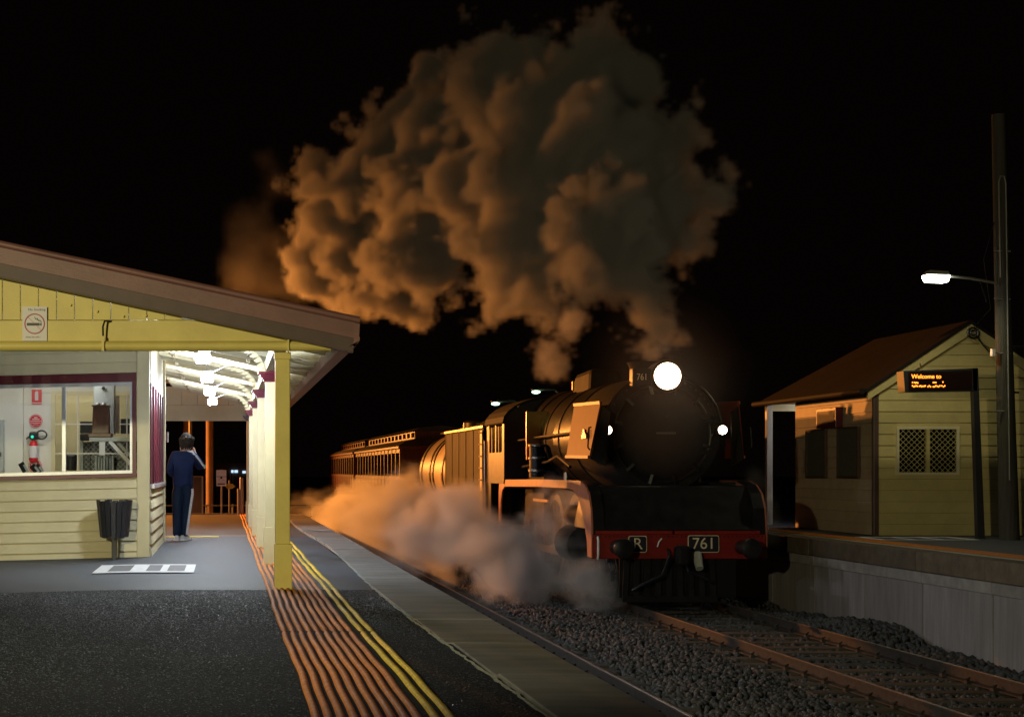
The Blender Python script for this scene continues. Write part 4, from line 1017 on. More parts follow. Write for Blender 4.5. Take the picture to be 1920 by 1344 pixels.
for zz in fr(1.2, 3.1, 7): TB().tube([(-1.50, 10.78, zz), (-1.50, 11.03, zz)], .015, 6).build('ladder_rung', M['tank'], tn_)
for yv in (11.8, 13.2, 15.0, 16.4):
    for s in (-1, 1):
        TB().lathe([(.001, -.06), (.46, -.06), (.48, -.03), (.46, .06), (.001, .06)], (s * .82, yv, .47), 'x', 24).build('wheel', M['loco'], tn_, smooth=True)
for s in (-1, 1):
    for yc in (12.5, 15.7): TB().box(s * 1.02 - .05, s * 1.02 + .05, yc - 1.2, yc + 1.2, .35, .65).build('bogie_frame', M['loco_soot'], tn_, bevel=.03)

# water tank wagon
tw = thing('tank_wagon', (7.4, 47, RAIL), 'pale round tank wagon with dark straps between the tender and carriages', 'wagon')
TB().lathe([(.3, 17.75), (1.05, 17.85), (1.22, 18.0), (1.22, 24.6), (1.05, 24.75), (.3, 24.85)], (0, 0, 2.16), 'y', 48).build('tank', M['tank'], tw, smooth=True)
for yv in (19.2, 21.2, 21.9, 23.9): TB().lathe([(1.225, yv), (1.25, yv), (1.25, yv + .22), (1.225, yv + .22)], (0, 0, 2.16), 'y', 48, cap=False).build('strap', M['loco'], tw)
TB().lathe([(.45, 3.3), (.45, 3.6), (.38, 3.66)], (0, 20.5, 0), 'z', 20).build('filler_dome', M['loco'], tw, smooth=True)
TB().box(-.5, .5, 17.6, 25.0, 3.37, 3.42).build('walkway', M['loco_soot'], tw)
TB().box(-1.2, 1.2, 17.6, 25.0, .75, .97).build('underframe', M['loco_soot'], tw)
for yv in (18.6, 20.0, 22.6, 24.0):
    for s in (-1, 1): TB().lathe([(.001, -.06), (.44, -.06), (.46, .06), (.001, .06)], (s * .82, yv, .46), 'x', 24).build('wheel', M['loco'], tw, smooth=True)

# carriages
def carriage(y0, y1, label):
    c = thing('carriage', (7.4, y0, RAIL), label, 'carriage', 'timber carriages behind the tank wagon')
    CB = lambda: MB((7.4, 0, RAIL))
    CB().box(-1.42, 1.42, y0, y1, .95, 3.0).build('body', M['carriage_lo'], c)
    CB().box(-1.50, 1.50, y0 - .05, y1 + .05, 2.96, 3.05).build('cornice', M['carriage'], c, bevel=.015)
    CB().box(-1.45, -1.422, y0, y1, 1.90, 1.98).build('waist_rail', M['carriage'], c)
    CB().box(-1.45, -1.422, y0, y1, .95, 1.03).build('sole_bar', M['carriage'], c)
    prof = [(-1.5, 3.05), (-1.25, 3.2), (-.95, 3.28), (-.95, 3.30), (.95, 3.30), (.95, 3.28), (1.25, 3.2), (1.5, 3.05)]
    CB().prism(prof, 'y', y0, y1).build('lower_roof', M['carriage_roof'], c)
    cl = CB().box(-.88, .88, y0 + .5, y1 - .5, 3.30, 3.56).build('clerestory', M['carriage'], c)
    CB().prism([(-1.0, 3.565), (-.7, 3.68), (0, 3.75), (.7, 3.68), (1.0, 3.565)], 'y', y0 + .35, y1 - .35).build('clerestory_roof', M['carriage_roof'], cl)
    n = int((y1 - y0) / 1.3); st = (y1 - y0) / n
    proto = None
    for k in range(n):
        yv = y0 + k * st
        if proto is None:
            proto = CB().box(-1.446, -1.423, yv + .02, yv + .17, 1.05, 2.95).build('pilaster', M['carriage'], c, bevel=.01)
            pw = CB().box(-1.432, -1.424, yv + .32, yv + st - .15, 2.02, 2.82).build('window', M['dark_glass'], c)
            pf = CB().box(-1.44, -1.421, yv + .30, yv + st - .13, 2.82, 2.88).build('window_hood', M['carriage'], pw)
            pv = CB().box(-.895, -.882, yv + .6, yv + .6 + st * .6, 3.35, 3.52).build('clerestory_window', M['dark_glass'], cl)
        else:
            copy_part(proto, c, (0, k * st, 0)); q_ = copy_part(pw, c, (0, k * st, 0)); copy_part(pf, q_, (0, 0, 0))
            if k < n - 1: copy_part(pv, cl, (0, k * st, 0))
    CB().box(-.45, .45, y0 - .03, y0 - .001, 1.0, 2.85).build('end_door', M['brown_dark'], c)
    CB().box(-1.1, 1.1, y0, y1, .6, .95).build('underframe', M['loco_soot'], c)
    for yc in (y0 + 2.6, y1 - 2.6):
        for s in (-1, 1):
            for dy in (-.9, .9): CB().lathe([(.001, -.06), (.44, -.06), (.46, .06), (.001, .06)], (s * .82, yc + dy, .46), 'x', 20).build('wheel', M['loco'], c, smooth=True)
carriage(54.2, 72.5, 'varnished timber carriage with clerestory roof, directly behind the tank wagon')
carriage(73.6, 91.0, 'last timber carriage of the train, farthest from the locomotive')

# ------------------------------------------------------------------ right: weatherboard shelter
hut = thing('waiting_shelter', (13.0, 28.0, 0), 'cream weatherboard shelter with brown gabled roof on the far platform', 'shelter')
HX0, HX1, HY0, HY1, HYE = 11.42, 14.60, 28.0, 31.9, 33.3
APX = (HX0 + HX1) / 2
def gz_(x): return 3.62 - .64 * abs(x - APX)
z = 0
while z < 3.6:                                   # gable boards
    z1 = z + .197
    hw = (3.62 - z1 + .08) / .64 if z1 > 2.55 else 99
    x0, x1 = max(HX0 + .03, APX - hw), min(HX1, APX + hw)
    if x1 - x0 < .1: break
    wz = (Z(889, HY0), Z(799, HY0)); wxa, wxb = X(1681, HY0), X(1799, HY0)
    def brd(a, b): MB().hexa([(a, HY0 - .022, z), (b, HY0 - .022, z), (b, HY0 + .03, z), (a, HY0 + .03, z)], [(a, HY0 - .004, z1 - .004), (b, HY0 - .004, z1 - .004), (b, HY0 + .03, z1 - .004), (a, HY0 + .03, z1 - .004)]).build('weatherboard', M['hut'], hut)
    if z1 > wz[0] + .03 and z < wz[1] - .03:
        brd(x0, wxa); brd(wxb, x1)
        if z1 > wz[1]: MB().box(wxa, wxb, HY0 - .012, HY0 + .03, wz[1] - .03, z1 - .004).build('weatherboard', M['hut'], hut)
        if z < wz[0]: MB().box(wxa, wxb, HY0 - .016, HY0 + .03, z, wz[0] + .03).build('weatherboard', M['hut'], hut)
    else: brd(x0, x1)
    z += .197
MB().box(HX0 + .03, HX1, HY0 + .035, HY0 + .07, 0, 2.6).build('front_lining', M['black'], hut)
MB().prism([(HX0 + .03, 2.6), (HX1, 2.6), (APX, 3.60)], 'y', HY0 + .035, HY0 + .07).build('gable_lining', M['black'], hut)
for s in (-1, 1):                                # barge boards
    xe_ = APX + s * 1.78
    MB().hexa([(xe_, HY0 - .10, gz_(xe_) - .12), (APX, HY0 - .10, gz_(APX) - .12), (APX, HY0 - .05, gz_(APX) - .12), (xe_, HY0 - .05, gz_(xe_) - .12)],
              [(xe_, HY0 - .10, gz_(xe_) + .075), (APX, HY0 - .10, gz_(APX) + .075), (APX, HY0 - .05, gz_(APX) + .075), (xe_, HY0 - .05, gz_(xe_) + .075)]).build('barge_board', M['hut'], hut)
RY = 32.0
rf = MB(); rz = gz_(APX) + .13; ez = gz_(APX - 1.86) + .10
xl, xr = APX - 1.86, APX + 1.86
rf.add([(xl, HY0 - .16, ez), (APX, HY0 - .16, rz), (APX, RY, rz), (xl, HYE + .25, ez), (xr, HYE + .25, ez), (xr, HY0 - .16, ez)], [(0, 1, 2, 3), (1, 5, 4, 2), (2, 4, 3)])
ro = rf.build('roof', M['hut_roof'], hut); so = ro.modifiers.new('thick', 'SOLIDIFY'); so.thickness = .05; so.offset = -1
MB().tube([(xl - .04, HY0 - .16, ez - .02), (xl - .04, HYE + .25, ez - .02)], .055, 10).build('gutter', M['hut_roof'], hut, smooth=True)
MB().cyl((HX0 - .03, HY0 + .02, 0), (HX0 - .03, HY0 + .02, ez - .05), .045, n=10).build('downpipe', M['brown_dark'], hut, smooth=True)
MB().box(HX0 - .02, HX0 + .026, HY0 - .03, HY0 + .06, 0, 2.55).build('corner_board', M['brown_dark'], hut)
z = 0
while z < 2.5:
    z1 = min(z + .197, 2.5)
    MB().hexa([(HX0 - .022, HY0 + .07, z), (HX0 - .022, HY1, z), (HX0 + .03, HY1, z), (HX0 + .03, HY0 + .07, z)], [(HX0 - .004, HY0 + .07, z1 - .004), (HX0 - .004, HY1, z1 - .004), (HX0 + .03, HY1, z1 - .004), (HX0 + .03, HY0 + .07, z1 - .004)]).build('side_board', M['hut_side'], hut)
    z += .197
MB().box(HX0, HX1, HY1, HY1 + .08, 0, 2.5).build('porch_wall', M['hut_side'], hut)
MB().box(HX1 - .1, HX1, HY1, HYE, 0, 2.5).build('porch_back', M['brown_dark'], hut)
MB().box(HX0 - .1, HX1, HY1 + .08, HYE, 2.50, 2.54).build('porch_ceiling', M['cream_roof'], hut)
MB().box(HX0 - .16, HX0 - .04, HYE - .12, HYE, 0, 2.50).build('porch_post', M['white'], hut, bevel=.006)
MB().box(HX0 - .16, HX1, HYE - .1, HYE - .02, 2.36, 2.499).build('porch_beam', M['cream'], hut)
pl_ = thing('porch_light', (12.4, 32.6, 2.45), 'small lit ceiling light in the porch of the shelter', 'ceiling light')
MB().box(12.1, 12.6, 32.5, 32.7, 2.42, 2.498).build('diffuser', emit('porch_lens', (.92, .95, 1), 16), pl_)
# gable window with diamond mesh
hw_ = MB(); yW = HY0 - .045
wx0, wx1, wz0, wz1 = X(1681, yW), X(1799, yW), Z(890, yW), Z(799, yW)
wd = MB().box(wx0 + .04, wx1 - .04, HY0 - .005, HY0 + .03, wz0 + .04, wz1 - .04).build('window', M['dark_glass'], hut)
for (a, b, c0, d0) in ((wx0, wx1, wz1 - .05, wz1), (wx0, wx1, wz0, wz0 + .045), (wx0, wx0 + .045, wz0 + .046, wz1 - .051), (wx1 - .045, wx1, wz0 + .046, wz1 - .051)):
    MB().box(a, b, yW - .01, HY0 + .03, c0, d0).build('window_frame', M['cream'], wd)
cxm = X(1740, yW)
MB().box(cxm - .028, cxm + .028, yW - .012, HY0, wz0 + .046, wz1 - .051).build('mullion', M['hut'], wd)
mb = MB(); a0, a1, b0, b1 = wx0 + .05, wx1 - .05, wz0 + .05, wz1 - .055
H_ = b1 - b0; k = -H_
while k < a1 - a0:
    for s in (1, -1):
        ta, tb = max(0, -k / H_), min(1, (a1 - a0 - k) / H_)
        if tb > ta:
            za_, zb_ = (b0 + ta * H_, b0 + tb * H_) if s > 0 else (b1 - ta * H_, b1 - tb * H_)
            mb.bar((a0 + k + ta * H_, yW + .01 + s * .003, za_), (a0 + k + tb * H_, yW + .01 + s * .003, zb_), .006, .011, (0, 1, 0))
    k += .098
tag(mb.build('diamond_mesh', M['hut'], wd), kind='stuff')
# notice boards and sign on the side wall
for i, (p0, p1, q0, q1) in enumerate(((1519, 1553, 808, 892), (1578, 1615, 804, 892))):
    ya_, yb_ = F * HX0 / (p1 - PX), F * HX0 / (p0 - PX)
    ym = (ya_ + yb_) / 2; z0, z1 = Z(q1, ym), Z(q0, ym)
    nb = thing('notice_board', (HX0 - .05, ym, z0), ('dark green notice board on the shelter side, farther from the downpipe', 'dark green notice board on the shelter side, next to the downpipe')[i], 'notice board', 'notice boards on the shelter')
    MB().box(HX0 - .07, HX0 - .03, ya_, yb_, z0, z1).build('panel', M['board'], nb)
    for (a, b, c0, d0) in ((ya_ - .03, yb_ + .03, z1, z1 + .04), (ya_ - .03, yb_ + .03, z0 - .04, z0), (ya_ - .03, ya_, z0, z1), (yb_, yb_ + .03, z0, z1)):
        MB().box(HX0 - .085, HX0 - .03, a, b, c0 + .001, d0 - .001).build('board_frame', M['brown_dark'], nb)
ss_ = thing('wall_sign', (HX0 - .06, 30.3, 1.8), 'small maroon sign box high on the shelter side wall', 'sign')
ya_, yb_ = F * HX0 / (1583 - PX), F * HX0 / (1546 - PX)
MB().box(HX0 - .16, HX0 - .03, ya_, yb_, Z(803, 30.3), Z(766, 30.3)).build('panel', M['maroon'], ss_, bevel=.01)
MB().box(HX0 - .168, HX0 - .161, ya_ + .06, yb_ - .06, Z(797, 30.3), Z(772, 30.3)).build('sign_face', M['brown_dark'], ss_)
# insulator and cable at the gable tip
ins = thing('cable_insulator', (APX, 27.85, 3.5), 'black cable ring and lead-in cable at the shelter gable tip', 'insulator')
MB().tube([(APX + .09 * math.cos(t), 27.8, 3.52 + .09 * math.sin(t)) for t in fr(0, 2 * PI, 14)], .018, 6).build('ring', M['black'], ins)
MB().tube([(APX + .045 * math.cos(t), 27.78, 3.52 + .045 * math.sin(t)) for t in fr(0, 2 * PI, 10)], .014, 6).build('inner_ring', M['black'], ins)
MB().tube([(APX + .08, 27.8, 3.45), (APX + .16, 27.75, 3.30), (APX + .22, 27.6, 3.15), (APX + .31, 27.3, 3.10), (APX + .36, 27.2, 3.25), (APX + .5, 26.8, 3.22), (X(1864, 26.2), 26.25, 3.12)], .013, 6).build('cable', M['black'], ins)
MB().tube([(APX, 27.8, 3.6), (APX + .12, 27.4, 3.9), (X(1850, 26.2), 26.3, 4.6), (X(1864, 26.2), 26.2, 5.2)], .008, 5).build('service_wire', M['black'], ins)

# passenger information display
dsp = thing('display_post', (X(1835, 26.6), 26.6, 0), 'dark post carrying a horizontal display with glowing orange letters', 'information display')
dY = 26.6
MB().hexa([at(1834, 1010, dY), at(1847, 1010, dY), at(1847, 1010, dY) + Vector((0, .12, 0)), at(1834, 1010, dY) + Vector((0, .12, 0))],
          [at(1824, 690, dY), at(1834, 690, dY), at(1834, 690, dY) + Vector((0, .12, 0)), at(1824, 690, dY) + Vector((0, .12, 0))]).build('post', M['darkmetal'], dsp)
hs = MB().hexa([at(1697, 735, dY), at(1833, 733, dY), at(1833, 733, dY) + Vector((0, .28, 0)), at(1697, 735, dY) + Vector((0, .28, 0))],
               [at(1694, 695, dY), at(1834, 690, dY), at(1834, 690, dY) + Vector((0, .28, 0)), at(1694, 695, dY) + Vector((0, .28, 0))]).build('housing', M['darkmetal'], dsp, bevel=.006)
MB().hexa([at(1704, 732, dY - .006), at(1822, 730, dY - .006), at(1822, 730, dY - .002), at(1704, 732, dY - .002)], [at(1703, 698, dY - .006), at(1822, 695, dY - .006), at(1822, 695, dY - .002), at(1703, 698, dY - .002)]).build('screen', M['led_off'], hs)
MB().tube([at(1726, 690, dY + .1), at(1725, 681, dY + .1)], .012, 6).build('aerial', M['darkmetal'], dsp)
text('lettering', 'Welcome to', .098, at(1737, 706, dY - .012), M['led'], hs, .002, sx=.98)
mb = MB()
rows = {717: ((1711, 1713), (1714.5, 1717), (1718.5, 1723), (1750, 1756), (1768, 1770)), 724: ((1711, 1714), (1715.5, 1722), (1724, 1727), (1728, 1733), (1735, 1737), (1740, 1746), (1750, 1756), (1757.5, 1764), (1766, 1768), (1769, 1772))}
for py_, segs in rows.items():
    for a, b in segs:
        x_ = a
        while x_ < b:
            c_ = at(x_, py_ + random.choice((-.8, 0, .8)), dY - .010)
            mb.box(c_.x - .0075, c_.x + .0075, c_.y - .002, c_.y + .002, c_.z - .011, c_.z + .011); x_ += 2.4
mb.build('led_dots', M['led'], hs)

# utility pole with street lamp
pY = 26.2
up = thing('utility_pole', at(1890, 1012, pY), 'tall weathered timber utility pole with conduits before the shelter', 'utility pole')
MB().tube([at(1893, 1014, pY), at(1884, 700, pY), at(1877, 420, pY), at(1872, 215, pY)], [.155, .135, .115, .105], 18).build('pole_shaft', M['pole'], up, smooth=True)
MB().tube([at(1893, 900, pY - .14), at(1889, 560, pY - .135), at(1886, 345, pY - .12), at(1883, 331, pY - .11), at(1876, 330, pY - .11), at(1873, 342, pY - .13), at(1876, 520, pY - .14)], .012, 6).build('conduit', M['conduit'], up, smooth=True)
for py_ in (470, 560, 662, 770): MB().tube([at(1864, py_, pY - .08), at(1895, py_ + 1, pY - .12)], .012, 5).build('strap', M['conduit'], up)
MB().box(X(1862, pY - .1) - .02, X(1862, pY - .1) + .03, pY - .12, pY - .04, Z(668, pY), Z(655, pY)).build('junction_box', M['white'], up)
MB().tube([at(1895, 735, pY), at(1910, 736, pY)], .018, 6).build('step_bolt', M['darkmetal'], up)
sl_ = thing('street_lamp', at(1864, 528, pY), 'bright white street lamp on an arm fixed to the timber pole', 'street lamp')
MB().tube([at(1868, 531, pY - .1), at(1820, 522, pY - .2), at(1776, 517, pY - .3)], .022, 8).build('arm', M['lamp_pole'], sl_, smooth=True)
MB().bar(at(1850, 566, pY - .1), at(1838, 527, pY - .17), .01, .02).build('brace', M['darkmetal'], sl_)
lc = at(1754, 519, pY - .3)
hd = MB().hexa([lc + Vector((-.19, -.12, .025)), lc + Vector((.20, -.12, .015)), lc + Vector((.20, .12, .015)), lc + Vector((-.19, .12, .025))],
               [lc + Vector((-.12, -.08, .105)), lc + Vector((.18, -.08, .085)), lc + Vector((.18, .08, .085)), lc + Vector((-.12, .08, .105))]).build('head', M['lamp_pole'], sl_, bevel=.015)
MB().hexa([lc + Vector((-.15, -.10, -.085)), lc + Vector((.17, -.10, -.095)), lc + Vector((.17, .10, -.095)), lc + Vector((-.15, .10, -.085))],
          [lc + Vector((-.19, -.12, .024)), lc + Vector((.20, -.12, .014)), lc + Vector((.20, .12, .014)), lc + Vector((-.19, .12, .024))]).build('lens', M['street'], sl_, bevel=.02)
def lamp(name, kind, loc, power, col, parent, radius=.1, spot=None):
    l = bpy.data.lights.new(name, kind); l.energy = power; l.color = col; l.shadow_soft_size = radius
    if spot: l.spot_size, l.spot_blend = spot
    o = bpy.data.objects.new(name, l); C.objects.link(o)
    o.location = Vector(loc) - (top(parent).location if parent else Vector((0, 0, 0))); o.parent = parent
    return o
lamp('lamp_bulb', 'SPOT', lc + Vector((0, 0, -.12)), STREET, (1.0, .90, .52), sl_, .08, (R(165), .6))

# ------------------------------------------------------------------ yard lamps
def yard_lamp(x, yv, h, label, lens, power, col, group=None, aim=None, cone=130, blend=.8):
    t = thing('yard_lamp', (x, yv, -1.5), label, 'lamp post', group)
    MB().tube([(x, yv, -1.5), (x, yv, h * .5), (x, yv, h)], [.09, .075, .055], 12).build('pole', M['lamp_pole'], t, smooth=True)
    d_ = (Vector(aim) - Vector((x, yv, h))).normalized(); hp_ = Vector((x, yv, h)) + d_ * .25
    MB().bar(Vector((x, yv, h)), hp_, .10, .10).build('bracket', M['lamp_pole'], t)
    MB().bar(hp_, hp_ + d_ * .22, .46, .34).build('head', M['lamp_pole'], t, bevel=.03)
    MB().bar(hp_ + d_ * .222, hp_ + d_ * .235, .40, .28).build('lens', lens, t)
    l = lamp('lamp_bulb', 'SPOT', hp_ + d_ * .30, power, col, t, .15, (R(cone), blend))
    l.rotation_euler = d_.to_track_quat('-Z', 'Y').to_euler()
OR = (1.0, .335, .06)
yard_lamp(-11.0, 50.0, 6.0, 'orange floodlight post in the yard behind the station building', M['sodium'], SODIUM, OR, 'sodium floodlights in the station yard', (4, 40, -2.6), 84, 1.0)
yard_lamp(-10.0, 97.0, 5.0, 'orange floodlight post beside the line, far beyond the platform end', M['sodium'], SODIUM * .7, OR, 'sodium floodlights in the station yard', (5, 66, -.5), 80)
yard_lamp(-4.5, 2.0, 3.4, 'warm white floodlight post on the platform behind the photographer', M['yard'], YELLOW, (1.0, .88, .50), None, (-.4, 15.25, 2.4), 80)

# far lamps beyond the train
for i, (px_, py_, d_) in enumerate(((929, 757, 75), (1005, 735, 75))):
    c_ = at(px_, py_, d_)
    t = thing('far_lamp', (c_.x, d_, -1.5), ('greenish white far street lamp, lower of the two above the cab', 'greenish white far street lamp, higher of the two above the cab')[i], 'street lamp', 'street lamps far behind the train')
    MB().tube([(c_.x + 1.1, d_, -1.5), (c_.x + 1.1, d_, c_.z - .1), (c_.x + .9, d_, c_.z + .12), (c_.x + .1, d_, c_.z + .12)], .06, 8).build('pole', M['lamp_pole'], t, smooth=True)
    MB().sphere(c_, .2, (1, .8, .36), 16, 8).build('lens', M['farlamp'], t, smooth=True)
    MB().box(c_.x - .2, c_.x + .2, d_ - .15, d_ + .15, c_.z + .075, c_.z + .14).build('head', M['lamp_pole'], t)

# ------------------------------------------------------------------ far end of the platform, behind the person
for (px_, w_, d_, mm, lab) in ((351, .13, 52, 'orange_pole', 'orange lit pole directly behind the head of the waiting person'), (357, .05, 47, 'lamp_pole', 'thin grey pole beside the orange pole behind the person'), (393, .12, 50, 'orange_pole', 'orange lit pole right of the waiting person')):
    x_ = X(px_, d_)
    t = thing('far_pole', (x_, d_, -1.5), lab, 'pole')
    MB().tube([(x_, d_, -1.5), (x_, d_, 5.6)], w_, 10).build('pole_shaft', M[mm], t, smooth=True)
sp = thing('warning_sign', at(415, 962, 40.3), 'white warning sign with a black symbol on a thin grey post', 'sign')
sY = 40.3
MB().cyl(at(415.5, 964, sY), at(415.5, 880, sY), .02, n=8).build('post', M['lamp_pole'], sp)
MB().box(X(405.5, sY), X(424.5, sY), sY - .04, sY - .025, Z(911, sY), Z(881, sY)).build('panel', M['signwhite'], sp)
MB().box(X(405.5, sY), X(424.5, sY), sY - .046, sY - .041, Z(893.6, sY), Z(892.8, sY)).build('divider', M['ink'], sp)
mb = MB(); c_ = at(415, 898.5, sY - .046)
mb.cyl(c_ + Vector((0, 0, .045)), c_ + Vector((0, .004, .045)), .028, n=10); mb.bar(c_ + Vector((-.07, 0, -.03)), c_ + Vector((0, 0, .05)), .004, .03, (0, 1, 0)); mb.bar(c_ + Vector((.07, 0, -.03)), c_ + Vector((0, 0, .05)), .004, .03, (0, 1, 0))
mb.build('symbol', M['ink'], sp)
MB().box(X(408, sY), X(422, sY), sY - .046, sY - .041, Z(908, sY), Z(906, sY)).build('printed_row', M['ink'], sp)
ds = thing('diamond_sign', at(430, 960, 43), 'yellow diamond shaped sign on a post behind the white warning sign', 'sign')
MB().cyl(at(430, 985, 43), at(430, 900, 43), .02, n=8).build('post', M['lamp_pole'], ds)
MB().prism([(X(422, 43), Z(911, 43)), (X(426, 43), Z(906.5, 43)), (X(437, 43), Z(907, 43)), (X(441, 43), Z(911.5, 43)), (X(436, 43), Z(916, 43)), (X(426, 43), Z(916, 43))], 'y', 42.96, 42.975).build('panel', M['sign_yellow'], ds)
for i, (px_, py_) in enumerate(((453, 895), (447, 916))):
    x_ = X(px_, 40.6)
    b_ = MB(); b_.lathe([(.05 - i * .02, 0), (.05 - i * .02, Z(py_, 40.6) - .03), (.035 - i * .015, Z(py_, 40.6))], (x_, 40.6, 0), 'z', 12)
    tag(b_.build('bollard', M['tank'], smooth=True), ('tall pale bollard at the end of the tactile strip', 'short thin bollard beside the tall one at the platform end')[i], 'bollard', 'bollards at the platform end')
ks = thing('relay_cabinet', at(371, 962, 42), 'grey brown equipment cabinet behind the legs of the waiting person', 'cabinet')
MB().box(X(356, 42), X(381, 42), 42, 42.6, -1.5, Z(893, 42)).build('body', M['brick_brown'], ks, bevel=.01)
MB().box(X(358, 42), X(376, 42), 41.97, 41.998, Z(940, 42), Z(897, 42)).build('door', M['brick_brown'], ks)
MB().box(X(378, 42), X(381, 42), 41.96, 41.998, Z(962, 42), Z(893, 42)).build('edge_strip', M['lamp_pole'], ks)
ps = thing('purple_sign', at(312, 848, 30), 'small pale edged sign projecting by the building corner', 'sign')
MB().box(X(308, 30), X(315.5, 30), 30, 30.03, Z(829, 30), Z(810, 30)).build('panel', M['maroon'], ps)
MB().box(X(314, 30), X(316, 30), 29.98, 29.999, Z(829, 30), Z(810, 30)).build('white_edge', M['signwhite'], ps)
MB().cyl((X(308, 30) , 30.05, 0), (X(308, 30), 30.05, Z(805, 30)), .025, n=8).build('post', M['darkmetal'], ps)
fb = thing('far_building', (X(446, 95), 95, -1.5), 'dark low building with bluish lit windows far beyond the platform', 'building')
MB().box(X(405, 95), X(520, 95), 95, 101, -1.5, Z(868, 95)).build('wall', M['brick_brown'], fb)
for (a, b, c0, d0) in ((433.5, 438, 886, 881), (439.5, 446, 886, 881), (454.5, 461, 887, 882.5)):
    MB().box(X(a, 95), X(b, 95), 94.9, 94.98, Z(c0, 95), Z(d0, 95)).build('window', M['lit_glass'], fb)
for px_ in (431, 436, 449):
    MB().box(X(px_, 95), X(px_ + 1.5, 95), 94.9, 94.98, Z(905, 95), Z(889, 95)).build('glazing_bar', M['steel'], fb)
gs = thing('green_sign', at(386, 880, 60), 'small teal lit sign beyond the elbow of the waiting person', 'sign')
MB().box(X(382.5, 60), X(389.5, 60), 60, 60.1, Z(874, 60), Z(871, 60)).build('face', emit('teal_sign', (.03, .5, .45), .35), gs)
MB().cyl((X(386, 60), 60.05, -1.5), (X(386, 60), 60.05, Z(874, 60)), .04, n=8).build('post', M['lamp_pole'], gs)
fe = thing('far_fence', (-2, 46, -1.5), 'low rail fence beyond the end of the platform', 'fence')
for i in range(14):
    MB().cyl((-5 + i * .75, 46, -1.5), (-5 + i * .75, 46, .15), .025, n=8).build('fence_post', M['lamp_pole'], fe)
for zz in (-.2, .12): MB().tube([(-5, 46, zz), (4.8, 46, zz)], .02, 6).build('fence_rail', M['lamp_pole'], fe)

# ------------------------------------------------------------------ smoke and steam
def volume(name, col, dens, aniso=.15, puffs=None, nscale=.8, namp=.9, thr=.25):
    m = bpy.data.materials.new(name); m.use_nodes = True; nt = m.node_tree; N = nt.nodes; Lk = nt.links
    N.remove(N['Principled BSDF'])
    v = N.new('ShaderNodeVolumePrincipled'); v.inputs['Color'].default_value = (*col, 1); v.inputs['Anisotropy'].default_value = aniso
    v.inputs['Density'].default_value = dens
    Lk.new(v.outputs[0], N['Material Output'].inputs['Volume'])
    if puffs is None:
        return m
    g = N.new('ShaderNodeNewGeometry'); acc = None
    for c_, r_, wt in puffs:                      # soft radial falloff round every puff centre
        s1 = N.new('ShaderNodeVectorMath'); s1.operation = 'SUBTRACT'; s1.inputs[1].default_value = c_
        Lk.new(g.outputs['Position'], s1.inputs[0])
        s2 = N.new('ShaderNodeVectorMath'); s2.operation = 'MULTIPLY'; s2.inputs[1].default_value = (1 / r_[0], 1 / r_[1], 1 / r_[2])
        Lk.new(s1.outputs[0], s2.inputs[0])
        s3 = N.new('ShaderNodeVectorMath'); s3.operation = 'LENGTH'; Lk.new(s2.outputs[0], s3.inputs[0])
        s4 = N.new('ShaderNodeMath'); s4.operation = 'MULTIPLY_ADD'; s4.use_clamp = True; s4.inputs[1].default_value = -1; s4.inputs[2].default_value = 1
        Lk.new(s3.outputs['Value'], s4.inputs[0])
        s5 = N.new('ShaderNodeMath'); s5.operation = 'MULTIPLY_ADD'; s5.inputs[1].default_value = wt
        Lk.new(s4.outputs[0], s5.inputs[0])
        if acc is None: s5.inputs[2].default_value = 0
        else: Lk.new(acc, s5.inputs[2])
        acc = s5.outputs[0]
    nz = N.new('ShaderNodeTexNoise'); nz.inputs['Scale'].default_value = nscale; nz.inputs['Detail'].default_value = 4; nz.inputs['Roughness'].default_value = .6
    nz.inputs['Distortion'].default_value = .6
    Lk.new(g.outputs['Position'], nz.inputs['Vector'])
    a1 = N.new('ShaderNodeMath'); a1.operation = 'MULTIPLY_ADD'; a1.inputs[1].default_value = namp; a1.inputs[2].default_value = -namp * .5 - thr
    Lk.new(nz.outputs['Fac'], a1.inputs[0])
    a2 = N.new('ShaderNodeMath'); a2.operation = 'ADD'; a2.inputs[0].default_value = .5
    if acc is not None: Lk.new(acc, a2.inputs[0])
    Lk.new(a1.outputs[0], a2.inputs[1])
    a3 = N.new('ShaderNodeMath'); a3.operation = 'MULTIPLY'; a3.inputs[1].default_value = dens; Lk.new(a2.outputs[0], a3.inputs[0])
    a4 = N.new('ShaderNodeMath'); a4.operation = 'MAXIMUM'; a4.inputs[1].default_value = 0; Lk.new(a3.outputs[0], a4.inputs[0])
    Lk.new(a4.outputs[0], v.inputs['Density'])
    return m

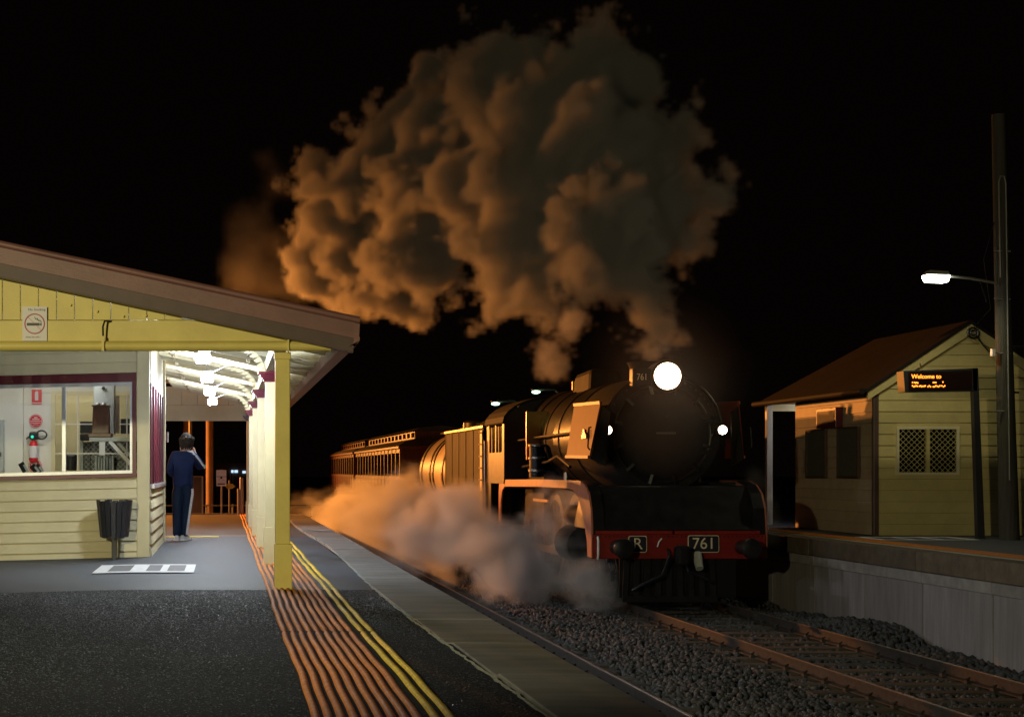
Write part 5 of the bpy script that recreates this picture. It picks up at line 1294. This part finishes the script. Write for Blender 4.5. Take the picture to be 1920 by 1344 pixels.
def hull(name, puffs, voxel, m, label, cat, billow=(), fine=.07):
    bm = bmesh.new()
    for c_, r_, *_ in puffs:
        bmesh.ops.create_icosphere(bm, subdivisions=3 if len(puffs) < 100 else 2, radius=1, matrix=Matrix.Translation(c_) @ Matrix.Diagonal((*r_, 1)))
    me = bpy.data.meshes.new(name); bm.to_mesh(me); bm.free()
    o = bpy.data.objects.new(name, me); C.objects.link(o)
    rm = o.modifiers.new('r', 'REMESH'); rm.mode = 'VOXEL'; rm.voxel_size = voxel
    m2 = evaluated(o, name); bpy.data.objects.remove(o)
    if billow:                                    # cauliflower lobes pushed out along the normals
        for (fr_, amp) in billow:
            n_ = len(m2.vertices)
            nrm = np.empty(n_ * 3, np.float32); m2.vertices.foreach_get('normal', nrm); nrm = nrm.reshape(-1, 3)
            co = np.empty(n_ * 3, np.float32); m2.vertices.foreach_get('co', co); co = co.reshape(-1, 3)
            h = np.empty(n_, np.float32)
            for i in range(n_):
                p_ = Vector(co[i]) * fr_
                p_ += Vector((noise.noise(p_ * .7), noise.noise(p_ * .7 + Vector((9, 0, 0))), noise.noise(p_ * .7 + Vector((0, 9, 0))))) * .6
                d_ = noise.voronoi(p_)[0][0]
                h[i] = .55 - d_ * d_ * 1.3
            co += nrm * (h * amp)[:, None]
            m2.vertices.foreach_set('co', co.ravel()); m2.update()
        o = bpy.data.objects.new(name, m2); C.objects.link(o)     # close the folds
        rm = o.modifiers.new('r', 'REMESH'); rm.mode = 'VOXEL'; rm.voxel_size = voxel * .8
        sm = o.modifiers.new('s', 'SMOOTH'); sm.factor = .5; sm.iterations = 2
        m2 = evaluated(o, name); bpy.data.objects.remove(o)
        n_ = len(m2.vertices)
        nrm = np.empty(n_ * 3, np.float32); m2.vertices.foreach_get('normal', nrm); nrm = nrm.reshape(-1, 3)
        co = np.empty(n_ * 3, np.float32); m2.vertices.foreach_get('co', co); co = co.reshape(-1, 3)
        h = np.array([noise.fractal(Vector(c_) * 2.2, .9, 2.1, 4) for c_ in co], np.float32)
        co += nrm * (h * fine)[:, None]; m2.vertices.foreach_set('co', co.ravel()); m2.update()
    m2.materials.clear(); m2.materials.append(m); m2.shade_smooth()
    o = bpy.data.objects.new(name, m2); C.objects.link(o)
    print(name, len(m2.vertices))
    return tag(o, label, cat, kind='stuff')

def puff(px_, py_, rpx, d_, ry=None, sx=1.0, sz=1.0, wt=1.0):
    r_ = rpx * d_ / F
    return (at(px_, py_, d_), (r_ * sx, ry or r_, r_ * sz), wt)

def fog(name, lobes, voxel, band, dens, col, label, cat, buds=0, bf=(.25, .45), vscale=.55, vamp=.9, nscale=1.2, namp=.7, bias=.0, gain=2.5, aniso=0.0, stretch=(1, 1, 1), fade=None):
    """lobes -> closed skin -> fog grid whose density ramps up from the skin inwards, torn by turbulence"""
    bm = bmesh.new()
    for c_, r_, w_ in lobes:
        bmesh.ops.create_icosphere(bm, subdivisions=3, radius=1, matrix=Matrix.Translation(c_) @ Matrix.Diagonal((*r_, 1)))
        for k in range(buds):
            u = Vector((random.gauss(0, 1), random.gauss(0, 1), random.gauss(0, 1))).normalized()
            f_ = random.uniform(*bf) * min(r_)
            bmesh.ops.create_icosphere(bm, subdivisions=2, radius=f_, matrix=Matrix.Translation(c_ + Vector((u.x * r_[0], u.y * r_[1], u.z * r_[2])) * random.uniform(.85, 1.0)))
    me = bpy.data.meshes.new(name); bm.to_mesh(me); bm.free()
    o = bpy.data.objects.new(name, me); C.objects.link(o)
    rm = o.modifiers.new('r', 'REMESH'); rm.mode = 'VOXEL'; rm.voxel_size = voxel * 1.2
    sm = o.modifiers.new('s', 'SMOOTH'); sm.iterations = 2
    m2 = evaluated(o, name); bpy.data.objects.remove(o)
    m = bpy.data.materials.new(name); m.use_nodes = True; nt = m.node_tree
    nt.nodes.remove(nt.nodes['Principled BSDF'])
    v = nt.nodes.new('ShaderNodeVolumePrincipled'); v.inputs['Color'].default_value = (*col, 1); v.inputs['Anisotropy'].default_value = aniso
    v.inputs['Density'].default_value = dens; nt.links.new(v.outputs[0], nt.nodes['Material Output'].inputs['Volume'])
    m2.materials.clear(); m2.materials.append(m)
    o = bpy.data.objects.new(name, m2); C.objects.link(o)
    co = np.empty(len(m2.vertices) * 3, np.float32); m2.vertices.foreach_get('co', co); co = co.reshape(-1, 3)
    pad = band * .6; mn = co.min(0) - pad; mx = co.max(0) + pad; rs = [max(8, int(math.ceil((b - a) / voxel))) for a, b in zip(mn, mx)]
    g = bpy.data.node_groups.new(name + '_fog', 'GeometryNodeTree'); N = g.nodes; L_ = g.links
    g.interface.new_socket('Geometry', in_out='INPUT', socket_type='NodeSocketGeometry')
    g.interface.new_socket('Geometry', in_out='OUTPUT', socket_type='NodeSocketGeometry')
    gi = N.new('NodeGroupInput'); go = N.new('NodeGroupOutput')
    def math_(op, a, b=None, c=None, clamp=False):
        x = N.new('ShaderNodeMath'); x.operation = op; x.use_clamp = clamp
        for k, q in enumerate((a, b, c)):
            if q is None: continue
            if isinstance(q, (int, float)): x.inputs[k].default_value = q
            else: L_.new(q, x.inputs[k])
        return x.outputs[0]
    pr = N.new('GeometryNodeProximity'); pr.target_element = 'FACES'; L_.new(gi.outputs[0], pr.inputs[0])
    sn = N.new('GeometryNodeSampleNearestSurface'); sn.data_type = 'FLOAT_VECTOR'; L_.new(gi.outputs[0], sn.inputs['Mesh'])
    nm = N.new('GeometryNodeInputNormal'); L_.new(nm.outputs[0], sn.inputs['Value'])
    ps = N.new('GeometryNodeInputPosition')
    sb_ = N.new('ShaderNodeVectorMath'); sb_.operation = 'SUBTRACT'; L_.new(pr.outputs['Position'], sb_.inputs[0]); L_.new(ps.outputs[0], sb_.inputs[1])
    dt = N.new('ShaderNodeVectorMath'); dt.operation = 'DOT_PRODUCT'; L_.new(sb_.outputs[0], dt.inputs[0]); L_.new(sn.outputs['Value'], dt.inputs[1])
    sd = math_('MULTIPLY', math_('SIGN', dt.outputs['Value']), pr.outputs['Distance'])
    ramp = math_('MINIMUM', math_('DIVIDE', sd, band), 1.0)
    mp = N.new('ShaderNodeVectorMath'); mp.operation = 'MULTIPLY'; L_.new(ps.outputs[0], mp.inputs[0]); mp.inputs[1].default_value = stretch
    nz = N.new('ShaderNodeTexNoise'); nz.inputs['Scale'].default_value = nscale; nz.inputs['Detail'].default_value = 7; nz.inputs['Roughness'].default_value = .64; nz.inputs['Distortion'].default_value = .5
    L_.new(mp.outputs[0], nz.inputs['Vector'])
    acc = math_('ADD', ramp, math_('MULTIPLY_ADD', nz.outputs[0], namp, -namp * .5 - bias))
    vo = N.new('ShaderNodeTexVoronoi'); vo.inputs['Scale'].default_value = vscale; vo.inputs['Detail'].default_value = 4; vo.inputs['Roughness'].default_value = .6; vo.inputs['Lacunarity'].default_value = 2.3
    L_.new(mp.outputs[0], vo.inputs['Vector'])
    acc = math_('ADD', acc, math_('MULTIPLY_ADD', vo.outputs['Distance'], -vamp, vamp * .5))
    den = math_('MULTIPLY', acc, gain, clamp=True)
    near = math_('GREATER_THAN', sd, -band * .55)
    vc = N.new('GeometryNodeVolumeCube'); L_.new(math_('MULTIPLY', den, near), vc.inputs['Density'])
    vc.inputs['Min'].default_value = [float(q) for q in mn]; vc.inputs['Max'].default_value = [float(q) for q in mx]
    vc.inputs['Resolution X'].default_value, vc.inputs['Resolution Y'].default_value, vc.inputs['Resolution Z'].default_value = rs
    st = N.new('GeometryNodeSetMaterial'); st.inputs['Material'].default_value = m
    L_.new(vc.outputs[0], st.inputs['Geometry']); L_.new(st.outputs[0], go.inputs[0])
    md = o.modifiers.new('fog', 'NODES'); md.node_group = g
    return tag(o, label, cat, kind='stuff')

plume = [puff(*a) for a in (
    (600, 340, 60, 42), (650, 430, 100, 41), (590, 500, 70, 42), (680, 530, 75, 41), (700, 270, 75, 41), (700, 360, 105, 40), (765, 200, 60, 40), (760, 560, 60, 40), (640, 560, 55, 42), (700, 585, 32, 41),
    (805, 130, 50, 39), (830, 260, 95, 38), (790, 350, 100, 38), (800, 450, 105, 37), (870, 540, 50, 36), (905, 105, 60, 37), (935, 190, 110, 36), (1005, 120, 80, 35), (1100, 140, 90, 34), (1185, 165, 75, 33),
    (1050, 260, 140, 34), (910, 360, 105, 35), (1000, 385, 115, 33), (1150, 290, 130, 32), (1240, 265, 80, 32), (1290, 335, 65, 31.5), (1345, 355, 34, 31), (1180, 410, 120, 31), (1265, 440, 62, 31), (1100, 480, 105, 31.5),
    (960, 480, 90, 33), (905, 585, 26, 33), (1000, 555, 45, 32), (1090, 555, 45, 31.5), (1185, 530, 75, 30.5), (1262, 520, 45, 30.5), (1215, 595, 36, 29.8), (1235, 622, 24, 29.3), (940, 560, 45, 33.5))]
plume += [puff(*a) for a in ((1228, 640, 34, 28.9), (1222, 662, 24, 28.4), (1216, 682, 16, 28.1))]
fog('smoke_plume', plume, .075, .9, 4.4, (.80, .78, .76), 'great billowing smoke plume rising over the locomotive', 'smoke', buds=10, vscale=.75, vamp=.95, nscale=1.7, namp=.9, bias=-.51, gain=3.8)
dim = [puff(462, 420, 78, 47), puff(462, 510, 90, 47), puff(500, 300, 45, 47), puff(560, 560, 75, 46), puff(520, 350, 60, 47), puff(560, 470, 80, 46)]
fog('smoke_veil', dim, .16, 1.2, .75, (.75, .72, .7), 'thin brown smoke veil trailing left of the main plume', 'smoke', buds=6, vscale=.4, vamp=.5, nscale=.7, namp=1.1, bias=.1, gain=1.6)
def soft(name, specs, voxel, col, dens, label, nscale, namp, thr, aniso=.2):
    ps_ = [puff(*a) for a in specs]
    return hull(name, ps_, voxel, volume(name + '_volume', col, dens, aniso, ps_, nscale, namp, thr), label, 'steam')
S_ = lambda specs: [puff(*a) for a in specs]
fog('chimney_steam', S_(((1040, 735, 30, 30), (1045, 690, 44, 30), (1030, 660, 42, 30), (1078, 650, 34, 30), (1088, 715, 22, 30), (1020, 705, 30, 30), (1065, 610, 40, 30.3), (1010, 630, 30, 30.3))), .06, .45, 5.0, (.97, .94, .97),
    'pale lilac steam rising from the locomotive dome', 'steam', buds=5, vscale=1.4, vamp=.6, nscale=2.2, namp=1.2, bias=-.1, gain=1.8)
fog('ground_steam', S_(((1118, 1085, 78, 26.7, .6), (1060, 1060, 100, 27.6, .6), (1020, 1025, 105, 29.0, .7), (985, 1070, 95, 28.0, .8), (1045, 950, 90, 28.6, .6), (930, 1030, 105, 28.5, 1.0), (880, 995, 105, 30, 1.0), (830, 995, 115, 32, 1.2),
                      (760, 975, 110, 35, 1.3), (870, 945, 80, 36, 1.0), (700, 985, 95, 38, 1.3), (770, 1010, 90, 31, 1.1), (640, 980, 85, 44, 1.6), (580, 975, 70, 52, 1.9), (680, 945, 75, 46, 1.3), (830, 1045, 70, 28, .9), (930, 1080, 65, 26.5, .7), (1110, 1110, 52, 26.3, .45), (720, 990, 90, 36, 1.2), (610, 965, 65, 55, 1.9), (750, 935, 65, 42, 1.1))),
    .08, .75, 3.0, (.95, .93, .92), 'low drifting steam beside the locomotive wheels', 'steam', buds=5, vscale=.6, vamp=.5, nscale=1.15, namp=2.3, bias=.02, gain=1.3, aniso=.1, stretch=(1, .6, 1.3))
fog('side_steam', S_(((1425, 960, 55, 26.8, .6), (1418, 900, 45, 26.8, .5), (1440, 1000, 45, 26.6, .5))), .08, .5, .9, (.9, .88, .86), 'faint steam between the locomotive and the far platform', 'steam', vamp=.3, nscale=1.4, namp=1.3, bias=.1, gain=1.0)
soft('headlight_glow_mist', ((1251, 705, 190, 25.6, 1.0), (1275, 820, 110, 25.3, .8)), .2, (.9, .86, .82), .06,  # thin haze added so that the headlight gets a halo
     'faint mist added round the headlight to give it a glow', .8, .5, .1, .5)
